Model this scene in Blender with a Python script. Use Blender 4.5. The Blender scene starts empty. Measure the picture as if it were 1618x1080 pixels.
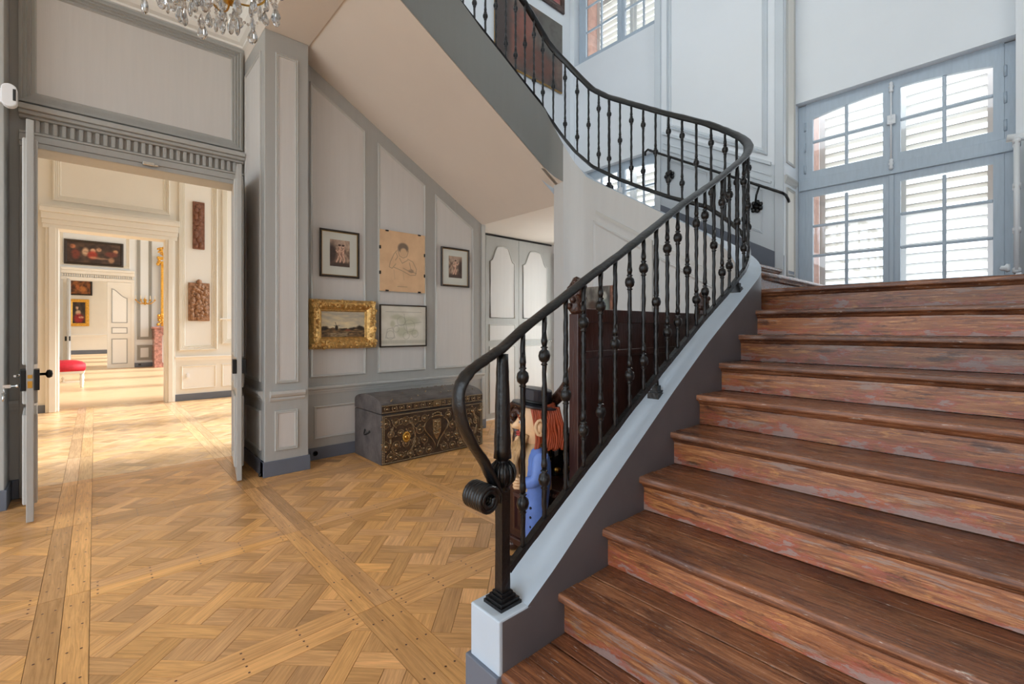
import bpy, bmesh, math, random
from mathutils import Vector, Matrix, noise
random.seed(7)
SC = bpy.context.scene
COL = SC.collection
PI = math.pi
# ---------------------------------------------------------------- camera, sky, sun, exposure
ALPHA = math.atan2(796, 724)            # the stair direction (+X) lies 47.7 deg to the right of the view axis
EYE = 1.42
cam = bpy.data.cameras.new('camera')
cam.sensor_width = 36.0
cam.lens = 724 / 1618 * 36
cam.shift_y = -22 / 1618
cam.clip_start = 0.05
camo = bpy.data.objects.new('camera', cam)
camo.location = (0, 0, EYE)
camo.rotation_euler = (PI / 2, 0, -(PI / 2 - ALPHA))
COL.objects.link(camo)
SC.camera = camo
SC.view_settings.view_transform = 'Standard'
SC.view_settings.look = 'None'
SC.view_settings.gamma = 1.0
SC.view_settings.exposure = 1.27
SC.view_settings.use_curve_mapping = False
SC.cycles.use_denoising = True
SC.cycles.max_bounces = 10
SC.cycles.diffuse_bounces = 6
SC.cycles.glossy_bounces = 4
SC.cycles.transmission_bounces = 8
SC.cycles.sample_clamp_indirect = 6.0
SC.cycles.caustics_reflective = False
SC.cycles.caustics_refractive = False
world = bpy.data.worlds.new('sky')
SC.world = world
world.use_nodes = True
_bg = world.node_tree.nodes['Background']
_bg.inputs[0].default_value = (0.80, 0.90, 1.0, 1)
_bg.inputs[1].default_value = 1.5
sun = bpy.data.lights.new('sun', 'SUN')
sun.energy = 3.0
sun.angle = math.radians(9)
sun.color = (1.0, 0.96, 0.91)
suno = bpy.data.objects.new('sun', sun)
suno.rotation_euler = Vector((-0.80, 0.06, -0.48)).to_track_quat('-Z', 'Y').to_euler()
suno.location = (20, -2, 14)
COL.objects.link(suno)

# ---------------------------------------------------------------- helpers
class MB:
    def __init__(s):
        s.v = []; s.f = []; s.sm = []; s.col = []; s.uv = []
    def add(s, vs, fs, smooth=False, col=None, uvs=None):
        b = len(s.v)
        s.v += [tuple(p) for p in vs]
        for k, f in enumerate(fs):
            s.f.append([b + i for i in f]); s.sm.append(smooth)
            s.col.append(col)
            s.uv.append([uvs[i] for i in f] if uvs else None)
        return s
    def box(s, a, b, T=None):
        (x0, y0, z0), (x1, y1, z1) = a, b
        vs = [(x0,y0,z0),(x1,y0,z0),(x1,y1,z0),(x0,y1,z0),(x0,y0,z1),(x1,y0,z1),(x1,y1,z1),(x0,y1,z1)]
        if T: vs = [T(*p) for p in vs]
        return s.add(vs, [(0,3,2,1),(4,5,6,7),(0,1,5,4),(1,2,6,5),(2,3,7,6),(3,0,4,7)])
    def prism(s, poly, w0, w1, T, smooth=False):
        n = len(poly)
        vs = [T(u, v, w0) for u, v in poly] + [T(u, v, w1) for u, v in poly]
        fs = [tuple(range(n - 1, -1, -1)), tuple(range(n, 2 * n))]
        fs += [(i, (i + 1) % n, n + (i + 1) % n, n + i) for i in range(n)]
        return s.add(vs, fs, smooth)
    def lathe(s, prof, c=(0,0,0), n=12, T=None, smooth=True, ax=None):
        vs = []; m = len(prof)
        for r, z in prof:
            for k in range(n):
                a = 2 * PI * k / n
                p = (r * math.cos(a), r * math.sin(a), z)
                vs.append(p)
        if ax is not None:
            q = Vector((0,0,1)).rotation_difference(Vector(ax))
            vs = [tuple(q @ Vector(p)) for p in vs]
        vs = [(p[0]+c[0], p[1]+c[1], p[2]+c[2]) for p in vs]
        if T: vs = [T(*p) for p in vs]
        fs = []
        for i in range(m - 1):
            for k in range(n):
                k2 = (k + 1) % n
                fs.append((i*n+k, i*n+k2, (i+1)*n+k2, (i+1)*n+k))
        if prof[0][0] > 1e-6: fs.append(tuple(range(n-1, -1, -1)))
        if prof[-1][0] > 1e-6: fs.append(tuple((m-1)*n + k for k in range(n)))
        return s.add(vs, fs, smooth)
    def tube(s, pts, r, n=8, smooth=True, twist=0.0, sq=1.0, closed=False, up=(0,0,1)):
        P = [Vector(p) for p in pts]; m = len(P)
        R = r if isinstance(r, (list, tuple)) else [r] * m
        vs = []; upv = Vector(up); prev = None
        for i in range(m):
            if closed: d = P[(i+1) % m] - P[i-1]
            else: d = P[min(i+1, m-1)] - P[max(i-1, 0)]
            d.normalize()
            if prev is None:
                u = upv if abs(d.dot(upv)) < 0.95 else Vector((1,0,0))
                a = d.cross(u).normalized()
            else:
                a = (prev - d * prev.dot(d)).normalized()
            prev = a
            b = d.cross(a)
            for k in range(n):
                an = 2 * PI * k / n + twist * i + PI / n
                vs.append(P[i] + R[i] * (a * math.cos(an) + b * math.sin(an) * sq))
        fs = []
        for i in range(m if closed else m - 1):
            j = (i + 1) % m
            for k in range(n):
                k2 = (k + 1) % n
                fs.append((i*n+k, i*n+k2, j*n+k2, j*n+k))
        if not closed:
            fs.append(tuple(range(n-1, -1, -1))); fs.append(tuple((m-1)*n + k for k in range(n)))
        return s.add(vs, fs, smooth)
    def loft(s, rings, n=16, smooth=True, cap=True):
        # rings: list of lists of 3-D points, same length
        m = len(rings); n = len(rings[0]); vs = [p for r in rings for p in r]
        fs = [(i*n+k, i*n+(k+1) % n, (i+1)*n+(k+1) % n, (i+1)*n+k) for i in range(m-1) for k in range(n)]
        if cap: fs += [tuple(range(n-1, -1, -1)), tuple((m-1)*n + k for k in range(n))]
        return s.add(vs, fs, smooth)
    def loops(s, poly, prof, T, fill=True, smooth=False):
        # moulding round a closed polygon; prof = [(inset, height)...]; fill closes the innermost loop
        n = len(poly); vs = []
        for d, h in prof:
            vs += [T(u, v, h) for u, v in inset(poly, d)]
        fs = []
        for i in range(len(prof) - 1):
            for k in range(n):
                k2 = (k + 1) % n
                fs.append((i*n+k, i*n+k2, (i+1)*n+k2, (i+1)*n+k))
        if fill: fs.append(tuple((len(prof)-1)*n + k for k in range(n)))
        return s.add(vs, fs, smooth)
    def sphere(s, c, r, n=8, m=6, sc=(1,1,1)):
        prof = [(math.sin(PI*i/m), -math.cos(PI*i/m)) for i in range(m+1)]
        prof[0] = (0.0, -1); prof[-1] = (0.0, 1)
        vs = []
        return s.lathe([(r*a, r*b) for a, b in prof], n=n, T=lambda x, y, z: (c[0]+x*sc[0], c[1]+y*sc[1], c[2]+z*sc[2]))
    def build(s, name, mat, parent=None, bevel=0, kind=None, seg=2):
        me = bpy.data.meshes.new(name)
        if bevel:
            bm = bmesh.new()
            bv = [bm.verts.new(p) for p in s.v]
            for f in s.f:
                try: bm.faces.new([bv[i] for i in f])
                except ValueError: pass
            bmesh.ops.recalc_face_normals(bm, faces=bm.faces)
            ed = [e for e in bm.edges if len(e.link_faces) == 2 and e.calc_face_angle(0) > 0.5]
            bmesh.ops.bevel(bm, geom=ed, offset=bevel, segments=seg, affect='EDGES', profile=0.5, clamp_overlap=True)
            bm.to_mesh(me); bm.free()
        else:
            me.from_pydata(s.v, [], s.f)
            if any(s.sm): me.polygons.foreach_set('use_smooth', s.sm)
            if any(c is not None for c in s.col):
                at = me.color_attributes.new('tint', 'FLOAT_COLOR', 'CORNER')
                dat = []
                for f, c in zip(s.f, s.col): dat += list(c or (1,1,1,1)) * len(f)
                at.data.foreach_set('color', dat)
            if any(u is not None for u in s.uv):
                uv = me.uv_layers.new(name='UVMap'); dat = []
                for f, u in zip(s.f, s.uv):
                    for q in (u or [(0,0)] * len(f)): dat += list(q)
                uv.data.foreach_set('uv', dat)
        me.materials.append(M[mat] if isinstance(mat, str) else mat)
        o = bpy.data.objects.new(name, me); COL.objects.link(o)
        if parent is not None: setpar(o, parent)
        if kind: o['kind'] = kind
        return o

def setpar(o, p):
    o.parent = p
    if any(abs(c) > 1e-9 for c in p.location) or any(abs(c) > 1e-9 for c in p.rotation_euler):
        m = Matrix.LocRotScale(p.location, p.rotation_euler, None)
        o.matrix_parent_inverse = m.inverted()
def inset(poly, d):
    n = len(poly); out = []
    for i in range(n):
        p0 = Vector(poly[i-1]); p1 = Vector(poly[i]); p2 = Vector(poly[(i+1) % n])
        a = (p1-p0).normalized(); b = (p2-p1).normalized()
        na = Vector((-a.y, a.x)); nb = Vector((-b.y, b.x))
        k = 1 + na.dot(nb)
        m = (na + nb) / (k if abs(k) > 1e-4 else 1)
        q = p1 + m * d
        out.append((q.x, q.y))
    return out
def rect(u0, u1, v0, v1): return [(u0,v0),(u1,v0),(u1,v1),(u0,v1)]
def TY(Y): return lambda u, v, w: (u, Y - w, v)          # wall facing -Y; u = X
def TX(X): return lambda u, v, w: (X - w, -u, v)         # wall facing -X; u = -Y
def TXp(X): return lambda u, v, w: (X + w, u, v)         # wall facing +X; u = Y
def thing(name, label, cat, loc=(0,0,0), group=None):
    o = bpy.data.objects.new(name, None); COL.objects.link(o); o.location = loc
    o.empty_display_size = 0.1
    return tag(o, label, cat, group)
def tag(o, label, cat, group=None):
    o['label'] = label; o['category'] = cat
    if group: o['group'] = group
    return o
def struct(name, mb, mat, label=None, bevel=0):
    o = mb.build(name, mat, None, bevel, 'structure')
    if label: o['label'] = label
    return o
def root(name, label=None):
    o = bpy.data.objects.new(name, None); COL.objects.link(o); o['kind'] = 'structure'
    if label: o['label'] = label
    return o

# ---------------------------------------------------------------- materials
M = {}
def lin(r, g, b):
    f = lambda c: (c/255/12.92) if c/255 <= 0.04045 else ((c/255+0.055)/1.055)**2.4
    return (f(r), f(g), f(b), 1)
def nm(name):
    m = bpy.data.materials.new(name); m.use_nodes = True; M[name] = m
    nt = m.node_tree; return m, nt, nt.nodes['Principled BSDF']
def nd(nt, t, **k):
    n = nt.nodes.new(t)
    for a, b in k.items():
        if a == 'i':
            for x, y in b.items(): n.inputs[x].default_value = y
        else: setattr(n, a, b)
    return n
def ramp(nt, fac, stops):
    r = nd(nt, 'ShaderNodeValToRGB')
    e = r.color_ramp.elements
    while len(e) < len(stops): e.new(0.5)
    for x, (p, c) in zip(e, stops): x.position = p; x.color = c
    nt.links.new(fac, r.inputs[0]); return r.outputs[0]
def simple(name, c, rough=0.5, metal=0.0, var=0.0, vs=3.0, bump=0.0, bs=40.0, stretch=(1,1,1), spec=None, trans=0):
    m, nt, b = nm(name)
    b.inputs['Roughness'].default_value = rough; b.inputs['Metallic'].default_value = metal
    b.inputs['Base Color'].default_value = c
    if spec is not None: b.inputs['Specular IOR Level'].default_value = spec
    if trans: b.inputs['Transmission Weight'].default_value = trans
    if var or bump:
        tc = nd(nt, 'ShaderNodeTexCoord'); mp = nd(nt, 'ShaderNodeMapping'); mp.inputs['Scale'].default_value = stretch
        nt.links.new(tc.outputs['Object'], mp.inputs[0])
    if var:
        n = nd(nt, 'ShaderNodeTexNoise', i={'Scale': vs, 'Detail': 5.0, 'Roughness': 0.6}); nt.links.new(mp.outputs[0], n.inputs[0])
        lo = tuple(max(0, x*(1-var)) for x in c[:3]) + (1,); hi = tuple(min(1, x*(1+var)) for x in c[:3]) + (1,)
        nt.links.new(ramp(nt, n.outputs[0], [(0.3, lo), (0.7, hi)]), b.inputs['Base Color'])
    if bump:
        n2 = nd(nt, 'ShaderNodeTexNoise', i={'Scale': bs, 'Detail': 3.0}); nt.links.new(mp.outputs[0], n2.inputs[0])
        bp = nd(nt, 'ShaderNodeBump', i={'Strength': bump, 'Distance': 0.01}); nt.links.new(n2.outputs[0], bp.inputs['Height'])
        nt.links.new(bp.outputs[0], b.inputs['Normal'])
    return m
simple('field', lin(208, 205, 202), 0.5, var=0.025, vs=2.5, bump=0.06, bs=14, stretch=(9, 9, 0.5))
simple('stile', lin(173, 173, 170), 0.42, var=0.03, vs=2.5, bump=0.06, bs=14, stretch=(9, 9, 0.5))
simple('mould', lin(190, 190, 187), 0.4)
simple('plinth_paint', lin(104, 111, 124), 0.42, var=0.05, vs=5)
simple('string_top', lin(188, 202, 216), 0.45, var=0.03, vs=4)
simple('string_dark', lin(92, 89, 93), 0.5, var=0.1, vs=4, bump=0.05, bs=20)
simple('string_wall', lin(196, 197, 197), 0.5, var=0.02, vs=3, bump=0.05, bs=16, stretch=(6, 6, 0.6))
simple('plaster', lin(222, 212, 202), 0.75, var=0.02, vs=1.5)
simple('white_paint', lin(240, 239, 235), 0.5)
simple('string_shaded', lin(134, 134, 131), 0.5, var=0.02, vs=3, bump=0.05, bs=16, stretch=(6, 6, 0.6))  # darker copy of the string wall paint, shade put into its colour
simple('cream', lin(234, 230, 221), 0.55, var=0.02, vs=2)
simple('upper_wall', lin(228, 233, 238), 0.55, var=0.015, vs=1.5)
simple('wainscot_paint', lin(202, 210, 217), 0.42, var=0.02, vs=4)
simple('window_paint', lin(176, 190, 203), 0.45, var=0.05, vs=6, bump=0.05, bs=25, stretch=(8, 8, 1))
simple('iron', (0.006, 0.006, 0.007, 1), 0.3, 0.0, bump=0.25, bs=60, spec=0.45)
simple('iron_dark', (0.01, 0.01, 0.01, 1), 0.4, 0.4)
simple('chrome', (0.6, 0.6, 0.58, 1), 0.2, 1.0)
simple('brass', lin(196, 150, 70), 0.28, 1.0)
simple('gilt', lin(210, 168, 102), 0.28, 0.65, var=0.35, vs=30, bump=0.8, bs=55)
simple('gilt_far', lin(226, 172, 72), 0.4, 0.5, var=0.25, vs=20)
simple('black_frame', lin(48, 38, 30), 0.35, var=0.4, vs=30)
simple('gold_line', lin(176, 138, 74), 0.35, 0.7)
simple('mat_board', lin(206, 208, 200), 0.7)
simple('chest_leather', lin(66, 50, 40), 0.38, var=0.35, vs=14, bump=0.6, bs=45)
simple('chest_side', lin(92, 86, 84), 0.55, var=0.4, vs=7, bump=0.5, bs=25)
simple('chest_boss', lin(150, 126, 94), 0.26, 0.75, var=0.35, vs=30)
simple('chest_stud', lin(196, 176, 140), 0.3, 0.85)
simple('dark_oak', lin(58, 30, 24), 0.3, var=0.45, vs=4, bump=0.2, bs=20, stretch=(3, 3, 0.6))
simple('carved_oak', lin(62, 36, 26), 0.32, var=0.5, vs=14, bump=0.9, bs=40)
simple('flesh', lin(222, 182, 140), 0.45, var=0.12, vs=9)
simple('lips', lin(160, 60, 55), 0.45)
simple('figure_hair', lin(168, 72, 38), 0.42, var=0.25, vs=8, bump=0.9, bs=22, stretch=(6, 6, 0.6))
simple('figure_beard', lin(176, 140, 96), 0.5, var=0.3, vs=10, bump=0.9, bs=20, stretch=(5, 5, 0.8))
simple('figure_blue', lin(92, 122, 190), 0.45, var=0.25, vs=6)
simple('figure_jacket', lin(176, 146, 108), 0.5, var=0.25, vs=10)
simple('figure_hat', lin(30, 32, 42), 0.3, var=0.3, vs=6)
simple('figure_shoe', lin(40, 32, 30), 0.35)
simple('black_gloss', (0.008, 0.008, 0.008, 1), 0.08, spec=0.7)
simple('red_velvet', lin(196, 24, 48), 0.6, var=0.15, vs=8)
simple('marble_red', lin(178, 128, 118), 0.25, var=0.55, vs=14)
simple('terracotta', lin(126, 84, 66), 0.55, var=0.35, vs=22, bump=0.9, bs=30)
simple('bronze_relief', lin(150, 112, 84), 0.5, var=0.45, vs=24, bump=1.0, bs=34)
simple('plastic', lin(236, 238, 242), 0.3)
simple('plastic_dark', lin(40, 42, 46), 0.25)
simple('radiator_paint', lin(226, 230, 234), 0.35)
simple('brick_red', lin(200, 160, 146), 0.8, var=0.15, vs=10)
simple('slat', lin(206, 205, 200), 0.7)
simple('ground_outside', lin(200, 196, 186), 0.9)
simple('candle', lin(240, 232, 214), 0.5)
m, nt, b = nm('crystal')
b.inputs['Transmission Weight'].default_value = 0.92; b.inputs['Roughness'].default_value = 0.03; b.inputs['IOR'].default_value = 1.55
m, nt, b = nm('pane')       # thin window glass: mostly clear, a little gloss
nt.nodes.remove(b); out = nt.nodes['Material Output']
tr = nd(nt, 'ShaderNodeBsdfTransparent'); gl = nd(nt, 'ShaderNodeBsdfGlossy', i={'Roughness': 0.03}); mx = nd(nt, 'ShaderNodeMixShader', i={0: 0.06})
nt.links.new(tr.outputs[0], mx.inputs[1]); nt.links.new(gl.outputs[0], mx.inputs[2]); nt.links.new(mx.outputs[0], out.inputs[0])
m, nt, b = nm('diffuser')     # translucent sheet added to scatter soft daylight under the landing
nt.nodes.remove(b); tl = nd(nt, 'ShaderNodeBsdfTranslucent', i={0: (0.95, 0.95, 0.93, 1)}); nt.links.new(tl.outputs[0], nt.nodes['Material Output'].inputs[0])
m, nt, b = nm('paint_print')     # pictures: colours laid down per vertex
at = nd(nt, 'ShaderNodeVertexColor', layer_name='tint'); nt.links.new(at.outputs[0], b.inputs['Base Color']); b.inputs['Roughness'].default_value = 0.5
m, nt, b = nm('oak')             # parquet: grain along each plank, tint per plank
at = nd(nt, 'ShaderNodeVertexColor', layer_name='tint'); uv = nd(nt, 'ShaderNodeUVMap', uv_map='UVMap')
mp = nd(nt, 'ShaderNodeMapping'); mp.inputs['Scale'].default_value = (5, 90, 1); nt.links.new(uv.outputs[0], mp.inputs[0])
n = nd(nt, 'ShaderNodeTexNoise', i={'Scale': 1.0, 'Detail': 5.0, 'Roughness': 0.65, 'Distortion': 0.6}); nt.links.new(mp.outputs[0], n.inputs[0])
mp2 = nd(nt, 'ShaderNodeMapping'); mp2.inputs['Scale'].default_value = (1.2, 9, 1); nt.links.new(uv.outputs[0], mp2.inputs[0])
n2 = nd(nt, 'ShaderNodeTexNoise', i={'Scale': 2.0, 'Detail': 3.0}); nt.links.new(mp2.outputs[0], n2.inputs[0])
c1 = ramp(nt, n.outputs[0], [(0.3, (0.74, 0.72, 0.70, 1)), (0.62, (1.06, 1.06, 1.06, 1))])
c2 = ramp(nt, n2.outputs[0], [(0.3, (0.86, 0.83, 0.8, 1)), (0.7, (1.08, 1.08, 1.08, 1))])
x1 = nd(nt, 'ShaderNodeMix', data_type='RGBA', blend_type='MULTIPLY', i={0: 1.0}); nt.links.new(at.outputs[0], x1.inputs[6]); nt.links.new(c1, x1.inputs[7])
x2 = nd(nt, 'ShaderNodeMix', data_type='RGBA', blend_type='MULTIPLY', i={0: 1.0}); nt.links.new(x1.outputs[2], x2.inputs[6]); nt.links.new(c2, x2.inputs[7])
nt.links.new(x2.outputs[2], b.inputs['Base Color']); b.inputs['Roughness'].default_value = 0.24
bp = nd(nt, 'ShaderNodeBump', i={'Strength': 0.08, 'Distance': 0.004}); nt.links.new(n.outputs[0], bp.inputs['Height']); nt.links.new(bp.outputs[0], b.inputs['Normal'])
simple('oak_gap', lin(96, 62, 34), 0.6)
simple('oak_peg', lin(86, 52, 28), 0.5)
simple('oak_far', lin(222, 190, 150), 0.32, var=0.14, vs=3, stretch=(0.6, 6, 1))
def stairwood(name, dark, mid, light, accents, rough, wear, band=None):
    m, nt, b = nm(name)
    tc = nd(nt, 'ShaderNodeTexCoord'); mp = nd(nt, 'ShaderNodeMapping'); mp.inputs['Scale'].default_value = (26, 1.5, 26)
    ob = nd(nt, 'ShaderNodeObjectInfo'); of = nd(nt, 'ShaderNodeVectorMath', operation='SCALE', i={0: (7.0, 5.0, 9.0)}); nt.links.new(ob.outputs['Random'], of.inputs['Scale'])
    av = nd(nt, 'ShaderNodeVectorMath', operation='ADD'); nt.links.new(tc.outputs['Object'], av.inputs[0]); nt.links.new(of.outputs[0], av.inputs[1])
    nt.links.new(av.outputs[0], mp.inputs[0])
    n = nd(nt, 'ShaderNodeTexNoise', i={'Scale': 3.0, 'Detail': 9.0, 'Roughness': 0.78, 'Distortion': 0.8}); nt.links.new(mp.outputs[0], n.inputs[0])
    col = ramp(nt, n.outputs[0], [(0.36, dark), (0.5, mid), (0.64, light)])
    for k, (c, sc, lo, hi, amt) in enumerate(accents):
        mq = nd(nt, 'ShaderNodeMapping'); mq.inputs['Scale'].default_value = sc; mq.inputs['Location'].default_value = (3.1*k, 1.7*k, 5.3*k)
        nt.links.new(tc.outputs['Object'], mq.inputs[0])
        nn = nd(nt, 'ShaderNodeTexNoise', i={'Scale': 1.0, 'Detail': 7.0, 'Roughness': 0.72}); nt.links.new(mq.outputs[0], nn.inputs[0])
        fc = ramp(nt, nn.outputs[0], [(lo, (0,0,0,1)), (hi, (amt,amt,amt,1))])
        mi = nd(nt, 'ShaderNodeMix', data_type='RGBA'); nt.links.new(fc, mi.inputs[0]); nt.links.new(col, mi.inputs[6]); mi.inputs[7].default_value = c
        col = mi.outputs[2]
    if band:      # old red paint left along the foot of every riser, worn to grey at its edge
        sx = nd(nt, 'ShaderNodeSeparateXYZ'); nt.links.new(tc.outputs['Object'], sx.inputs[0])
        dv = nd(nt, 'ShaderNodeMath', operation='DIVIDE', i={1: 0.172}); nt.links.new(sx.outputs[2], dv.inputs[0])
        fr = nd(nt, 'ShaderNodeMath', operation='FRACT'); nt.links.new(dv.outputs[0], fr.inputs[0])
        mq = nd(nt, 'ShaderNodeMapping'); mq.inputs['Scale'].default_value = (16, 5.5, 16); nt.links.new(tc.outputs['Object'], mq.inputs[0])
        nn = nd(nt, 'ShaderNodeTexNoise', i={'Scale': 1.0, 'Detail': 7.0, 'Roughness': 0.7}); nt.links.new(mq.outputs[0], nn.inputs[0])
        ma = nd(nt, 'ShaderNodeMath', operation='MULTIPLY_ADD', i={1: 2.4, 2: -1.2}); nt.links.new(nn.outputs[0], ma.inputs[0])
        ad = nd(nt, 'ShaderNodeMath', operation='ADD'); nt.links.new(fr.outputs[0], ad.inputs[0]); nt.links.new(ma.outputs[0], ad.inputs[1])
        for c, stops in ((band[0], [(0.10, (0.62,)*3+(1,)), (0.30, (0,0,0,1))]), (band[1], [(-0.06 if False else 0.0, (0.75,)*3+(1,)), (0.06, (0,0,0,1))])):
            mi = nd(nt, 'ShaderNodeMix', data_type='RGBA'); nt.links.new(ramp(nt, ad.outputs[0], stops), mi.inputs[0]); nt.links.new(col, mi.inputs[6]); mi.inputs[7].default_value = c; col = mi.outputs[2]
    oi = nd(nt, 'ShaderNodeObjectInfo'); tv = ramp(nt, oi.outputs['Random'], [(0.0, (0.7, 0.7, 0.72, 1)), (1.0, (1.3, 1.26, 1.2, 1))])
    mo = nd(nt, 'ShaderNodeMix', data_type='RGBA', blend_type='MULTIPLY', i={0: 1.0}); nt.links.new(col, mo.inputs[6]); nt.links.new(tv, mo.inputs[7]); col = mo.outputs[2]
    nt.links.new(col, b.inputs['Base Color'])
    rr = ramp(nt, n.outputs[0], [(0.3, (rough+wear,)*3+(1,)), (0.7, (rough,)*3+(1,))]); nt.links.new(rr, b.inputs['Roughness'])
    bp = nd(nt, 'ShaderNodeBump', i={'Strength': 0.3, 'Distance': 0.006}); nt.links.new(n.outputs[0], bp.inputs['Height']); nt.links.new(bp.outputs[0], b.inputs['Normal'])
stairwood('tread_wood', lin(72, 44, 33), lin(124, 80, 56), lin(164, 114, 82), [(lin(70, 45, 38), (4, 1.5, 4), 0.48, 0.6, 0.75), (lin(168, 106, 62), (14, 1.8, 14), 0.56, 0.66, 0.6), (lin(196, 184, 174), (90, 12, 90), 0.62, 0.67, 0.8)], 0.17, 0.16)
stairwood('tread_wood_pale', lin(96, 60, 44), lin(150, 102, 72), lin(188, 138, 104), [(lin(70, 45, 38), (4, 1.5, 4), 0.48, 0.6, 0.75), (lin(168, 106, 62), (14, 1.8, 14), 0.56, 0.66, 0.6), (lin(196, 184, 174), (90, 12, 90), 0.62, 0.67, 0.8)], 0.17, 0.16)
stairwood('riser_wood', lin(94, 56, 38), lin(148, 93, 60), lin(190, 134, 88), [(lin(152, 132, 122), (6, 2.6, 22), 0.55, 0.61, 0.75), (lin(208, 148, 84), (14, 5, 22), 0.59, 0.66, 0.6), (lin(66, 40, 30), (16, 4, 20), 0.56, 0.64, 0.75)], 0.18, 0.16, (lin(164, 84, 68), lin(150, 132, 126)))

# ================================================================ SETTING
# X runs along the first flight (towards the window wall), Y along the enfilade (towards the salon), Z up, hall floor z = 0
YD, YD2 = 5.60, 5.87          # door wall, both faces
YP, YPIC, YCL = 4.80, 5.09, 5.46   # pier front, picture wall, closet doors
XW, XREC, XGL = 5.60, 5.98, 6.10   # window wall piers, recess wall, glazing
# ---------------------------------------------------------------- parquet
PITCH, XG, YG, FWD = 1.18, -0.12, 2.20, 0.10
def clip(poly, x0, x1, y0, y1):
    for ax, lim, sg in ((0, x0, 1), (0, x1, -1), (1, y0, 1), (1, y1, -1)):
        out = []
        for i in range(len(poly)):
            a, b = poly[i-1], poly[i]
            da, db = sg*(a[ax]-lim), sg*(b[ax]-lim)
            if (da >= 0) != (db >= 0):
                t = da/(da-db); out.append((a[0]+(b[0]-a[0])*t, a[1]+(b[1]-a[1])*t))
            if db >= 0: out.append(b)
        poly = out
        if len(poly) < 3: return None
    return poly
def versailles(ox, oy):
    g = 0.0011; P = PITCH; pcs = []
    def R(x0, x1, y0, y1, d): pcs.append(([(ox+x0+g, oy+y0+g), (ox+x1-g, oy+y0+g), (ox+x1-g, oy+y1-g), (ox+x0+g, oy+y1-g)], d))
    R(0, FWD, 0, P, 90); R(P-FWD, P, 0, P, 90); R(FWD, P-FWD, 0, FWD, 0); R(FWD, P-FWD, P-FWD, P, 0)
    q = P - 2*FWD; p = q*math.sqrt(2)/6; bw = 0.094; c = P/2; r2 = math.sqrt(0.5)
    def D(s0, s1, t0, t1, d):
        po = [(s0+g, t0+g), (s1-g, t0+g), (s1-g, t1-g), (s0+g, t1-g)]
        po = [((s-t)*r2 + c, (s+t)*r2 + c) for s, t in po]
        po = clip(po, FWD+g, P-FWD-g, FWD+g, P-FWD-g)
        if po:
            a = abs(sum(po[i-1][0]*po[i][1]-po[i][0]*po[i-1][1] for i in range(len(po))))/2
            if a > 4e-4: pcs.append(([(ox+x, oy+y) for x, y in po], d))
    for i in range(-4, 5):
        for j in range(-4, 5):
            if (i + j) % 2 == 0: D((i-1)*p+bw/2, (i+1)*p-bw/2, j*p-bw/2, j*p+bw/2, 45)
            else: D(i*p-bw/2, i*p+bw/2, (j-1)*p+bw/2, (j+1)*p-bw/2, 135)
            D(i*p+bw/2, (i+1)*p-bw/2, j*p+bw/2, (j+1)*p-bw/2, 45 if (i+j) % 2 else 135)
    return pcs
rnd = random.Random(3)
def plank_data(mb, po, d, c0=lin(228, 174, 114)):
    z = rnd.uniform(-0.0006, 0.0006); a = math.radians(d); ca, sa = math.cos(a), math.sin(a)
    t = max(0.7, min(1.25, rnd.gauss(1.0, 0.13))); w = rnd.uniform(-0.07, 0.07)
    col = (c0[0]*t*(1+w*0.3), c0[1]*t, c0[2]*t*(1-w*1.6), 1)
    n = len(po); of = (rnd.uniform(0, 50), rnd.uniform(0, 50))
    uv = [(x*ca+y*sa+of[0], -x*sa+y*ca+of[1]) for x, y in po]
    vs = [(x, y, z) for x, y in po] + [(x, y, -0.008) for x, y in po]
    mb.add(vs, [tuple(range(n))] + [(i, n+i, n+(i+1) % n, (i+1) % n) for i in range(n)], False, col, uv+uv)
base = MB(); base.box((-4.5, -3.0, -0.06), (6.1, YD2, -0.007))
floor = struct('floor', base, 'oak_gap', 'honey oak parquet laid in square lattice panels')
def in_view(x, y, z=0.0):
    ca, sa = math.cos(ALPHA), math.sin(ALPHA)
    fw = x*ca + y*sa; r = x*sa - y*ca
    if fw < 0.6: return None
    px, py = 809 + 724*r/fw, 518 - 724*(z-EYE)/fw
    return (px, py, fw) if -5 < px < 1000 and py < 1090 else None
pcs = []
for i in range(-3, 6):
    for j in range(-4, 4):
        for po, d in versailles(XG + i*PITCH, YG + j*PITCH):
            po = clip(po, -4.5, 6.0, -3.0, YD2)
            if po: pcs.append((po, d))
def score(pc):
    po = pc[0]; cx = sum(p[0] for p in po)/len(po); cy = sum(p[1] for p in po)/len(po)
    q = in_view(cx, cy)
    if q is None or (cy < 1.45 and cx > 1.0): return 0
    if cx > 1.62 and cy < 2.05: return 0
    ar = abs(sum(po[i-1][0]*po[i][1]-po[i][0]*po[i-1][1] for i in range(len(po))))/2
    return ar / q[2]**3
pcs.sort(key=score, reverse=True)
for po, d in pcs[:300]:
    mb = MB(); plank_data(mb, po, d); mb.build('plank', 'oak', floor)
rest = MB()
for po, d in pcs[300:]: plank_data(rest, po, d)
rest.build('parquet_planks', 'oak', floor, kind='stuff')
pg = MB()
for i in range(-1, 4):
    for j in range(-1, 3):
        ox, oy = XG + i*PITCH, YG + j*PITCH
        for k in range(5):
            s = 0.13 + k*0.23
            for e in (0.028, 0.074):
                for (x, y) in ((ox+e, oy+s), (ox+PITCH-e, oy+s), (ox+s, oy+e), (ox+s, oy+PITCH-e)):
                    if y < YD and not (x > 1.0 and y < 1.45):
                        pg.add([(x+0.0055*math.cos(a*PI/3), y+0.0055*math.sin(a*PI/3), 0.0012) for a in range(6)], [tuple(range(6))])
pg.build('floor_pegs', 'oak_peg', floor, kind='stuff')
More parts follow.
